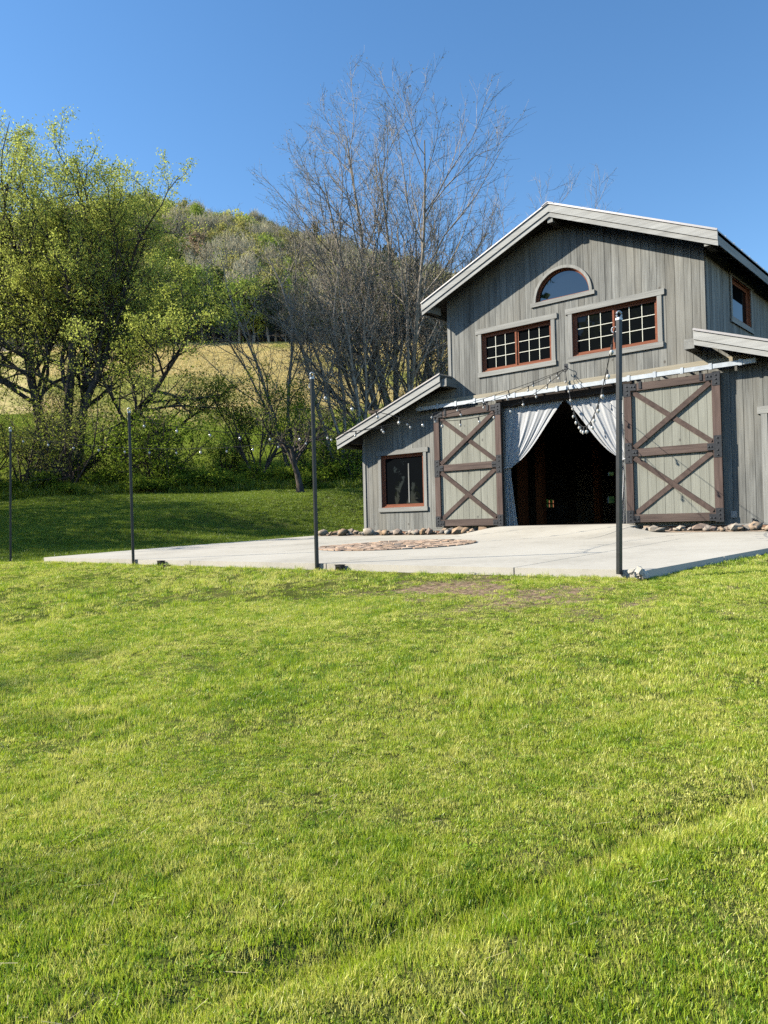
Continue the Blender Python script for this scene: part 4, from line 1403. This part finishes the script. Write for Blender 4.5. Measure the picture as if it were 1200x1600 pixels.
# shrubs and undergrowth along the lawn edge
def shrub(px, v, w, h, leafm, dens, label, seed, group, size=0.07, name='shrub', stems=9, spread=0.8):
    rng = np.random.RandomState(seed)
    st = []
    for i in range(stems):
        a = rng.uniform(0, 6.283)
        q = rng.uniform(0.1, 1.0)
        st.append(((0.22 * w * q * math.cos(a), 0.22 * w * q * math.sin(a)), (spread * w / h * q * math.cos(a), spread * w / h * q * math.sin(a), 1.0), h * rng.uniform(0.6, 0.92), 0.035 * (h / 3) ** 0.6))
    lev = [dict(n=5, wob=0.15, trop=0.0, tip=0.3, nch=10, t0=0.12, ang=50, angv=14, ratio=0.42, fall=0.4, rr=0.55),
           dict(n=4, wob=0.2, trop=0.02, tip=0.3, nch=6, t0=0.1, ang=48, ratio=0.52, rr=0.6, rmin=0.006),
           dict(n=2, wob=0.2, tip=0.5)]
    return tree(name, ground_pt(px, v), st, lev, (5, 3, 3), M['bark_dark'], label, 'shrub', group, [(2, dens, 0.12, size, leafm)], seed)


SHR = 'shrubs along the lawn edge'
shrub(238, 41, 6.2, 5.0, M['leaf_dark'], 9, 'big rounded dark green shrub between the leafy tree and the dry field', 61, SHR, 0.075, stems=13)
shrub(360, 45, 2.6, 2.6, M['leaf_lime'], 5, 'lime green shrub left of the vase-shaped young tree', 63, SHR, 0.06)
shrub(508, 44, 4.0, 4.0, M['leaf_olive'], 5, 'olive shrub thicket left of the low roof', 65, SHR, 0.06)
shrub(545, 40, 3.4, 3.4, M['leaf_dark'], 6, 'dark leafy shrub just behind the barn corner', 66, SHR, 0.06)
shrub(600, 43, 4.0, 4.5, M['leaf_dark'], 5, 'dark shrub rising behind the low roof', 67, SHR, 0.07)
shrub(660, 45, 4.5, 6.0, M['leaf_olive'], 4, 'tall olive shrub behind the step between the roofs', 68, SHR, 0.07)
shrub(30, 42, 6.0, 7.6, M['leaf_olive'], 7, 'twiggy olive brush at the left edge of the photo', 69, SHR, 0.06, stems=12)
shrub(110, 40.5, 5.0, 5.8, M['leaf_olive'], 5, 'twiggy olive brush around the feet of the leafy tree', 70, SHR, 0.055, stems=12)
shrub(170, 42, 3.8, 4.0, M['leaf_dark'], 5, 'dark brush between the leafy trunks and the big shrub', 71, SHR, 0.06)
shrub(-60, 41, 6.0, 5.0, M['leaf_olive'], 9, 'olive brush beyond the left edge of the photo', 72, SHR, 0.06, stems=12)
UG = 'low undergrowth at the lawn edge'
rng = np.random.RandomState(80)
proto = None
for k in range(15):
    px = -60 + k * 46 + rng.uniform(-20, 20)
    v = 38.2 + rng.uniform(0, 2.0) + (1.2 if 380 < px < 500 else 0)
    if k < 4:
        o = shrub(px, v, 2.4 + 0.3 * k, 0.95 + 0.12 * k, M['leaf_dark'], 6, 'low dark undergrowth bush in the row at the lawn edge', 81 + k, UG, 0.06, 'undergrowth_bush', 10, 0.75)
        proto = (proto or []) + [o]
    else:
        s = proto[k % 4]
        o = s.copy()
        g = ground_pt(px, v)
        link(o, None, g)
        o.rotation_euler = (0, 0, rng.uniform(0, 6.28))
        q = rng.uniform(0.8, 1.3)
        o.scale = (q, q, q * rng.uniform(0.75, 1.1))
        for ch in s.children:
            c = ch.copy()
            COL.objects.link(c)
            c.parent = o

# trees standing outside the frame on the left: they throw the streaks of shade on the far lawn
lv_cast = [dict(n=8, wob=0.1, trop=0.03, tip=0.3, nch=10, t0=0.25, ang=46, angv=12, ratio=0.44, fall=0.5, rr=0.6),
           dict(n=5, wob=0.17, trop=0.05, tip=0.3, nch=7, t0=0.2, ang=44, ratio=0.5, rr=0.6),
           dict(n=3, wob=0.2, tip=0.4, nch=4, t0=0.2, ang=45, ratio=0.5, rr=0.6, rmin=0.01),
           dict(n=2, wob=0.2, tip=0.5)]
CST = 'leafy trees beyond the left end of the lawn'
cast_proto = []
for k, (px, v, L) in enumerate([(-330, 26.5, 10), (-420, 31.5, 12), (-520, 36.0, 13), (-640, 25.0, 12), (-560, 28.5, 11), (-300, 34.0, 9), (-260, 39.5, 10)]):
    g = ground_pt(px, v)
    if k < 2:
        cast_proto.append(tree('broadleaf_tree', g, [((-0.2, 0), cam_dir(-0.18, 1), L, 0.26), ((0.2, 0), cam_dir(0.2, 1, 0.1), L * 0.95, 0.26), ((0, 0.3), cam_dir(0.02, 1, -0.25), L, 0.24)],
                               lv_cast, (7, 4, 3, 3), M['bark_dark'], 'leafy tree standing outside the frame at the left end of the lawn', group=CST, seed=100 + k, leaf=[(3, 5, 0.2, 0.12, M['leaf_spring'])]))
    else:
        s = cast_proto[k % 2]
        o = s.copy()
        link(o, None, g)
        o.rotation_euler = (0, 0, 1.3 * k)
        q = L / 12
        o.scale = (q, q, q)
        for ch in s.children:
            c = ch.copy()
            COL.objects.link(c)
            c.parent = o
# trees behind the viewer, mirrored in the gable windows
mir = None
for k, (x, y, q) in enumerate([(-23.5, -47, 2.2), (-28, -46, 2.3), (-33, -44, 2.2), (-37, -42, 2.1), (-17.5, -49, 1.75), (-13, -50, 1.8), (-8.5, -52, 1.75), (-26, -53, 2.3), (-31, -51, 2.3), (-42, -38, 1.6), (-4, -54, 1.7), (-20, -54, 1.9), (-47, -33, 1.4), (-36, -50, 2.2), (-33.5, -60, 2.35), (-38, -59, 2.55), (-43, -57, 2.5)]):
    if mir is None:
        o = mir = tree('broadleaf_tree', np.array([x, y, float(H(x, y))]), [((-0.2, 0), (-0.18, 0, 1), 10, 0.26), ((0.2, 0), (0.2, 0.1, 1), 9.5, 0.26), ((0, 0.3), (0.02, -0.25, 1), 10.0, 0.24)],
                       lv_cast, (7, 4, 3, 3), M['bark_dark'], 'leafy tree across the lawn, mirrored in the gable windows', group='leafy trees mirrored in the windows', seed=140, leaf=[(3, 7, 0.35, 0.26, M['leaf_dark'])])
        o.scale = (q, q, q)
        continue
    o = mir.copy()
    link(o, None, (x, y, float(H(x, y))))
    o.rotation_euler = (0, 0, 0.9 * k)
    o.scale = (q, q, q)
    for ch in mir.children:
        c = ch.copy()
        COL.objects.link(c)
        c.parent = o


# ------------------------------------------------------------------ the wood on the hill
def hill_proto(seed, h, w, nleaf, size, mat, bare=False):
    """trunk mesh and crown mesh of one hillside tree, base at the origin"""
    r = np.random.RandomState(seed)
    lev = [dict(n=6, wob=0.06, trop=0.05, tip=0.25, nch=9, t0=0.3, ang=38, angv=10, ratio=0.42, fall=0.5, rr=0.5),
           dict(n=3, wob=0.15, trop=0.06, tip=0.3, nch=4, t0=0.2, ang=40, ratio=0.5, rr=0.6, rmin=0.03),
           dict(n=2, wob=0.15, trop=0.05, tip=0.5)]
    sk = skeleton(r, [[0, 0, -0.5]], [[0, 0, 1]], [h * 0.92], [0.022 * h], lev)
    tV, tF = skel_mesh(sk, (5, 3, 3))
    ncl = 34 if not bare else 44
    c = []
    while len(c) < ncl:
        q = r.uniform(-1, 1, 3)
        if q @ q < 1:
            q[2] = q[2] * 0.5 + 0.5
            wid = math.sqrt(max(0.05, 1 - (2 * q[2] - 0.85) ** 2 / 1.5))
            c.append([q[0] * w / 2 * wid, q[1] * w / 2 * wid, h * (0.24 + 0.74 * q[2])])
    c = np.array(c)
    C = c[r.randint(ncl, size=nleaf)] + r.normal(size=(nleaf, 3)) * np.array([w, w, h * 0.55]) * (0.085 if not bare else 0.11)
    C = C[C[:, 2] > 0.6]
    if bare:
        m = len(C)
        d = unit(r.normal(size=(m, 3)) * [0.35, 0.35, 0.2] + [0, 0, 1]) * size * 2.2 * r.uniform(0.6, 1.3, m)[:, None]
        s = unit(np.cross(d, r.normal(size=(m, 3)))) * size * 0.16
        V = np.stack([C - d - s, C - d + s, C + d + s * 0.4, C + d - s * 0.4], 1).reshape(-1, 3)
        F = np.arange(m * 4).reshape(m, 4)
    else:
        V, F = leaves(r, C, size, 0.2, 0.7)
    return np_mesh('trunk', tV, tF, M['bark_grey']), np_mesh('crown', V, F, mat)


KINDS = [('green', hill_proto(201, 11, 8, 1500, 0.30, M['h_green'])), ('lime', hill_proto(202, 10, 7, 1300, 0.28, M['h_lime'])),
         ('olive', hill_proto(203, 12, 8, 1400, 0.30, M['h_olive'])), ('brown', hill_proto(204, 13, 8, 1500, 0.40, M['h_brown'], True)),
         ('brown', hill_proto(205, 12, 7, 1300, 0.40, M['h_brown'], True)), ('pink', hill_proto(206, 9, 6.5, 1000, 0.28, M['h_pink'])),
         ('dark', hill_proto(207, 13, 5.5, 1500, 0.30, M['h_dark'])), ('olive', hill_proto(208, 10, 8, 1200, 0.32, M['h_olive']))]
KLAB = {'green': ('fresh green hillside tree at the upper edge of the dry field', 'green trees at the wood edge'),
        'lime': ('pale lime hillside tree at the upper edge of the dry field', 'lime trees at the wood edge'),
        'olive': ('olive budding hillside tree at the upper edge of the dry field', 'olive trees at the wood edge'),
        'brown': ('leafless brown hillside tree at the upper edge of the dry field', 'bare trees at the wood edge'),
        'pink': ('pinkish blossoming hillside tree in the wood', 'pinkish trees in the wood'),
        'dark': ('dark evergreen hillside tree at the upper edge of the dry field', 'evergreens at the wood edge')}
rng = np.random.RandomState(77)
KN = [k for k, _ in KINDS]


def hill_tree(ki, x, y, s, sz=1.0, label=None, alone=False):
    kind, (tm, cm) = KINDS[ki]
    lab, grp = KLAB[kind]
    o = empty('hillside_tree', (x, y, float(H(x, y))), label or lab, 'tree', None if alone else grp)
    o.rotation_euler = (0, 0, rng.uniform(0, 6.28))
    o.scale = (s, s, s * sz)
    for me in (tm, cm):
        c = bpy.data.objects.new(me.name.split('.')[0], me)
        COL.objects.link(c)
        c.parent = o
    return o


# the ones that stand out
for (px, v, ki, s, sz, lab) in [(322, 141, 0, 1.12, 1.15, 'bright green upright tree in the middle of the wood edge'),
                                (316, 220, 5, 1.5, 1.1, 'pinkish budding tree high on the wooded hill'),
                                (378, 330, 1, 1.7, 1.0, 'yellow-green crown below the hill crest'),
                                (262, 200, 1, 1.25, 1.1, 'yellow-green tree low on the hill behind the leafy branches'),
                                (616, 175, 6, 1.25, 1.2, 'dark evergreen on the hill behind the big bare tree')]:
    g = ground_pt(px, v)
    hill_tree(ki, g[0], g[1], s, sz, lab, True)
taken = []
for row, (v0, npx) in enumerate([(138, 42), (145, 36)]):
    for k in range(npx):
        px = 100 + (760 - 100) * (k + rng.uniform(0.1, 0.9)) / npx
        if row == 0 and abs(px - 322) < 22:
            continue
        g = ground_pt(px, v0 + rng.uniform(-1, 3.5))
        ki = rng.choice(len(KINDS), p=[0.22, 0.12, 0.20, 0.15, 0.14, 0.02, 0.06, 0.09])
        hill_tree(ki, g[0], g[1], rng.uniform(0.7, 1.1), rng.uniform(0.9, 1.25))


def scatter_nodes(name, pts, rot, scl, idx, coll, mat=None):
    """one 'stuff' object: points that carry rotation, scale and kind, filled by geometry nodes"""
    me = bpy.data.meshes.new(name)
    me.vertices.add(len(pts))
    me.vertices.foreach_set('co', np.asarray(pts, np.float32).ravel())
    for nm, typ, arr in (('rot', 'FLOAT_VECTOR', rot), ('scl', 'FLOAT_VECTOR', scl)):
        a = me.attributes.new(nm, typ, 'POINT')
        a.data.foreach_set('vector', np.asarray(arr, np.float32).ravel())
    a = me.attributes.new('pick', 'INT', 'POINT')
    a.data.foreach_set('value', np.asarray(idx, np.int32))
    o = bpy.data.objects.new(name, me)
    link(o)
    ng = bpy.data.node_groups.new(name + '_nodes', 'GeometryNodeTree')
    ng.interface.new_socket('Geometry', in_out='INPUT', socket_type='NodeSocketGeometry')
    ng.interface.new_socket('Geometry', in_out='OUTPUT', socket_type='NodeSocketGeometry')
    gi, go = ng.nodes.new('NodeGroupInput'), ng.nodes.new('NodeGroupOutput')
    iop = ng.nodes.new('GeometryNodeInstanceOnPoints')
    ci = ng.nodes.new('GeometryNodeCollectionInfo')
    ci.inputs['Collection'].default_value = coll
    ci.inputs['Separate Children'].default_value = True
    ci.inputs['Reset Children'].default_value = True
    iop.inputs['Pick Instance'].default_value = True

    def attr(nm, dt):
        n = ng.nodes.new('GeometryNodeInputNamedAttribute')
        n.data_type = dt
        n.inputs['Name'].default_value = nm
        return n.outputs['Attribute']
    L = ng.links.new
    L(gi.outputs[0], iop.inputs['Points'])
    L(ci.outputs[0], iop.inputs['Instance'])
    L(attr('pick', 'INT'), iop.inputs['Instance Index'])
    L(attr('rot', 'FLOAT_VECTOR'), iop.inputs['Rotation'])
    L(attr('scl', 'FLOAT_VECTOR'), iop.inputs['Scale'])
    L(iop.outputs[0], go.inputs[0])
    md = o.modifiers.new('scatter', 'NODES')
    md.node_group = ng
    return tag(o, kind='stuff')


def proto_coll(name, meshes):
    c = bpy.data.collections.new(name)
    for i, me in enumerate(meshes):
        c.objects.link(bpy.data.objects.new('%s_%02d' % (name, i), me))
    return c


def joined(name, parts):
    """several (mesh) parts with their materials in one mesh"""
    V, F, mi, mats, n = [], [], [], [], 0
    for me in parts:
        v = np.empty(len(me.vertices) * 3, np.float32)
        me.vertices.foreach_get('co', v)
        f = np.empty(len(me.loops), np.int32)
        me.loops.foreach_get('vertex_index', f)
        V.append(v.reshape(-1, 3))
        F.append(f.reshape(-1, 4) + n)
        mi.append(np.full(len(me.polygons), len(mats), np.int32))
        mats.append(me.materials[0])
        n += len(me.vertices)
    out = np_mesh(name, np.concatenate(V), np.concatenate(F), mats)
    out.polygons.foreach_set('material_index', np.concatenate(mi))
    return out


forest = proto_coll('forest_tree', [joined('forest_tree', list(k[1])) for k in KINDS])
pts, rot, scl, idx = [], [], [], []
for v in np.arange(151, 480, 7.0):
    half_l, half_r = -780 / 1205 * v, 640 / 1205 * v
    for u in np.arange(half_l, half_r, 6.6):
        uu, vv = u + rng.uniform(-3, 3), v + rng.uniform(-3.2, 3.2)
        x, y = xy_of(uu, vv)
        pts.append((x, y, float(0)))
        rot.append((rng.uniform(-0.05, 0.05), rng.uniform(-0.05, 0.05), rng.uniform(0, 6.28)))
        s = rng.uniform(0.75, 1.15)
        scl.append((s * 1.05, s * 1.05, s * rng.uniform(0.9, 1.2)))
        hi = min(1.0, max(0.0, (vv - 230) / 150))
        pr = np.array([0.22, 0.14 + 0.18 * hi, 0.25 + 0.12 * hi, 0.13, 0.08, 0.03, 0.02, 0.14 + 0.06 * hi])
        idx.append(rng.choice(8, p=pr / pr.sum()))
pts = np.array(pts)
pts[:, 2] = H(pts[:, 0], pts[:, 1]) - 0.3
scatter_nodes('hillside_wood', pts, rot, scl, idx, forest)


# ------------------------------------------------------------------ grass
def tuft(seed, nbl, rad, hmin, hmax, wid, lean, mat, segs=2):
    r = np.random.RandomState(seed)
    a = r.uniform(0, 6.283, nbl)
    q = rad * np.sqrt(r.rand(nbl))
    base = np.c_[q * np.cos(a), q * np.sin(a), np.full(nbl, -0.006)]
    az = r.uniform(0, 6.283, nbl)
    side = np.c_[np.cos(az), np.sin(az), np.zeros(nbl)]
    la = r.uniform(0, 6.283, nbl)
    ld = np.c_[np.cos(la), np.sin(la), np.zeros(nbl)] * (r.uniform(0.1, 1, nbl) * lean)[:, None]
    h = r.uniform(hmin, hmax, nbl)[:, None]
    w = wid * r.uniform(0.6, 1.3, nbl)[:, None]
    V, F = [], []
    up = np.array([0, 0, 1.0])
    rows = []
    for s in range(segs + 1):
        t = s / segs
        c = base + up * h * (t - 0.18 * t * t * lean) + ld * h * t * t
        ww = w * (1 - 0.80 * t ** 1.5)
        rows.append(np.stack([c - side * ww, c + side * ww], 1))
    V = np.stack(rows, 1)                                    # (n, segs+1, 2, 3)
    n0 = np.arange(nbl)[:, None] * (segs + 1) * 2
    F = np.concatenate([np.stack([n0[:, 0] + 2 * s, n0[:, 0] + 2 * s + 1, n0[:, 0] + 2 * s + 3, n0[:, 0] + 2 * s + 2], -1) for s in range(segs)])
    return np_mesh('tuft', V.reshape(-1, 3), F, mat)


def on_patio(x, y):
    return (y > -9.06) & (y < 1.6) & (x > patio_left(y) - 0.02) & (x < patio_right(y) + 0.02)


def in_barn(x, y):
    return (x > XLL - 0.1) & (x < XRR + 0.1) & (y > -0.2) & (y < DEP + 0.2)


def grass_points(seed, n, v0, v1, mode, pxa=-560, pxb=2300):
    """points on the ground between two distances, evenly spread over the area"""
    r = np.random.RandomState(seed)
    v = np.sqrt(r.uniform(v0 ** 2, v1 ** 2, n))
    t = r.uniform(pxa - 600, pxb - 600, n) / 1205
    x, y = xy_of(t * v, v)
    keep = ~on_patio(x, y) & ~in_barn(x, y)
    if mode == 'front':
        keep &= (y < -9.06) | (x > patio_right(np.clip(y, -9.05, 2)))
    else:
        keep &= ~((y < -9.06))
    return x[keep], y[keep], v[keep], r


lawn_t = proto_coll('lawn_tuft', [tuft(300 + i, 40, 0.060, 0.012, 0.030, 0.0018, 0.55, M['blade']) for i in range(6)] +
                    [tuft(320 + i, 32, 0.050, 0.022, 0.044, 0.0020, 0.55, M['blade']) for i in range(3)])
for k, (v0, v1, n, sc) in enumerate([(1.3, 4.6, 38500, 0.85), (4.6, 9.5, 56000, 1.05), (9.5, 26, 66000, 1.5)]):
    x, y, v, r = grass_points(400 + k, n, v0, v1, 'front')
    bare = bare_amount(x, y)
    keep = r.rand(len(x)) > bare * 0.93
    x, y, v, bare = x[keep], y[keep], v[keep], bare[keep]
    m = len(x)
    z = H(x, y)
    lush = vnoise(x * 1.4 + 3, y * 1.4) + 0.6 * vnoise(x * 4.3, y * 4.3) + 0.35 * vnoise(x * 9.1, y * 9.1)
    u_, v_ = uv_of(x, y)
    dd = ((u_ + 0.2) * (-0.77) + (v_ - 2.43) * 1.8) / 1.958
    sw = np.exp(-((dd - 0.03) / 0.16) ** 2)
    s = sc * r.uniform(0.75, 1.2, m)
    sz = s * np.clip(0.95 + 0.9 * lush + 0.55 * sw - 0.5 * bare, 0.4, 2.0)
    pick = np.where(r.rand(m) < 0.12 + 0.5 * np.clip(lush, 0, 1) + 0.5 * sw, 6 + r.randint(3, size=m), r.randint(6, size=m))
    # the mower and the slope comb the blades a little one way
    tilt = 0.30 * vnoise(x * 0.9 + 40, y * 0.9)
    rot = np.c_[r.normal(size=m) * 0.16 + tilt, r.normal(size=m) * 0.16, r.uniform(0, 6.28, m)]
    scatter_nodes('lawn_grass', np.c_[x, y, z], rot, np.c_[s, s, sz], pick, lawn_t)
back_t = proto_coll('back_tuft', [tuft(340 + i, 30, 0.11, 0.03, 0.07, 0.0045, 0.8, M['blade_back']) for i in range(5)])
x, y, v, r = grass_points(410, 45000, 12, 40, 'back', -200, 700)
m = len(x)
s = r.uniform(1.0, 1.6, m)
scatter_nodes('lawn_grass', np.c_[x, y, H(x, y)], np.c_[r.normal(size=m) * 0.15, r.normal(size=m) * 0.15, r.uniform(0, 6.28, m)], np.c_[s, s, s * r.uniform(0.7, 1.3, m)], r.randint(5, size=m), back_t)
past_t = proto_coll('pasture_tuft', [tuft(350 + i, 34, 0.35, 0.12, 0.34, 0.016, 0.7, M['hay']) for i in range(4)])
x, y, v, r = grass_points(411, 16000, 40, 81, 'back', -160, 900)
m = len(x)
s = r.uniform(0.8, 1.3, m)
scatter_nodes('pasture_grass', np.c_[x, y, H(x, y)], np.c_[r.normal(size=m) * 0.1, r.normal(size=m) * 0.1, r.uniform(0, 6.28, m)], np.c_[s, s, s * r.uniform(0.7, 1.3, m)], r.randint(4, size=m), past_t)
x, y, v, r = grass_points(414, 5200, 37.8, 41.5, 'back', -160, 640)
m = len(x)
s = r.uniform(0.7, 1.25, m)
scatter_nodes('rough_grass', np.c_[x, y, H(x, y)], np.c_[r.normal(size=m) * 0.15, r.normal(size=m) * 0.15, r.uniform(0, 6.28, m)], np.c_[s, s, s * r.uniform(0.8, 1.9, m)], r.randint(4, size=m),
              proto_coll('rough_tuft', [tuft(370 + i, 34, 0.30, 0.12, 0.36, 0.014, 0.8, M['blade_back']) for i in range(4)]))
straw_t = proto_coll('straw_tuft', [tuft(360 + i, 30, 0.45, 0.12, 0.42, 0.020, 0.5, M['straw']) for i in range(4)])
x, y, v, r = grass_points(412, 30000, 68, 138, 'back', 60, 800)
keep = r.rand(len(x)) < sstep(68, 84, v)
x, y = x[keep], y[keep]
m = len(x)
s = r.uniform(0.8, 1.25, m)
scatter_nodes('dry_grass', np.c_[x, y, H(x, y)], np.c_[r.normal(size=m) * 0.08, r.normal(size=m) * 0.08, r.uniform(0, 6.28, m)], np.c_[s, s, s * r.uniform(0.6, 1.2, m)], r.randint(4, size=m), straw_t)
# low broad-leaved weeds, thickest on the worn bank below the patio
def weed(seed):
    r = np.random.RandomState(seed)
    k = 26
    a = r.uniform(0, 6.283, k)
    q = 0.06 * np.sqrt(r.rand(k))
    C = np.c_[q * np.cos(a), q * np.sin(a), r.uniform(0.008, 0.030, k)]
    d = unit(np.c_[np.cos(a), np.sin(a), r.uniform(-0.2, 0.5, k)])
    b = unit(np.cross(d, [0, 0, 1.0] + r.normal(size=(k, 3)) * 0.3))
    s = r.uniform(0.006, 0.013, k)[:, None]
    V = np.stack([C - d * s, C + b * s * 0.75, C + d * s, C - b * s * 0.75], 1).reshape(-1, 3)
    return np_mesh('weed', V, np.arange(k * 4).reshape(k, 4), WEED)


WEED = leafy('weed_leaf', [(0.12, 0.22, 0.02), (0.26, 0.40, 0.03), (0.42, 0.54, 0.06)], 0.4, 2.0, True, 0.03)
x, y, v, r = grass_points(421, 100000, 2.2, 15, 'front')
w = bare_amount(x, y)
bank = np.clip(1 - np.hypot((x - 8.6) / 3.2, (y + 10.0) / 1.5), 0, 1)
keep = r.rand(len(x)) < 0.02 + 0.12 * sstep(0.25, 0.45, vnoise(x * 1.9 + 7, y * 1.9)) * sstep(4, 7, v) + 0.42 * sstep(0.0, 0.5, bank) * (1 - 0.9 * w) * (vnoise(x * 3.3, y * 3.3) > -0.1)
x, y = x[keep], y[keep]
m = len(x)
s = r.uniform(0.45, 0.85, m)
scatter_nodes('lawn_weeds', np.c_[x, y, H(x, y) + 0.006], np.c_[r.normal(size=m) * 0.15, r.normal(size=m) * 0.15, r.uniform(0, 6.28, m)], np.c_[s, s, s], r.randint(4, size=m), proto_coll('weed', [weed(430 + i) for i in range(4)]))
# pale clippings and dead blades lying on the mown lawn
x, y, v, r = grass_points(420, 4300, 2.0, 14, 'front')
m = len(x)
a = r.uniform(0, 6.283, m)
ln = r.uniform(0.012, 0.05, m)
ww = r.uniform(0.0008, 0.002, m)
z = H(x, y) + r.uniform(0.015, 0.035, m)
tl = r.normal(size=m) * 0.25
dx, dy = np.cos(a) * ln, np.sin(a) * ln
V = np.stack([np.c_[x - dx + dy / ln * ww, y - dy - dx / ln * ww, z - tl * ln], np.c_[x - dx - dy / ln * ww, y - dy + dx / ln * ww, z - tl * ln],
              np.c_[x + dx - dy / ln * ww, y + dy + dx / ln * ww, z + tl * ln], np.c_[x + dx + dy / ln * ww, y + dy - dx / ln * ww, z + tl * ln]], 1).reshape(-1, 3)
o = bpy.data.objects.new('dry_clippings', np_mesh('dry_clippings', V, np.arange(m * 4).reshape(m, 4), leafy('clipping', [(0.35, 0.30, 0.14), (0.62, 0.54, 0.30)], 0.3, 2.0)))
link(o)
tag(o, kind='stuff')
# dark clod of soil among the foreground grass
rng = np.random.RandomState(500)
cx, cy = xy_of(0.262, 2.66)
cz = float(H(cx, cy))
clod = empty('soil_clod', (cx, cy, cz), 'dark clod of loose soil in the foreground grass', 'soil clod')
SOIL = plain('clod_soil', (0.035, 0.026, 0.018), 1.0, 0, 0.4, 40, 0.8)
for k in range(7):
    V, Fc = ico(90 + k, 1)
    sz = rng.uniform(0.006, 0.014)
    o = bpy.data.objects.new('lump', np_mesh('lump', V * sz * np.array([1.3, 1.0, 0.7]), Fc, SOIL))
    link(o, clod, (cx + rng.normal() * 0.022, cy + rng.normal() * 0.016, cz + 0.008 + rng.uniform(0, 0.010)))
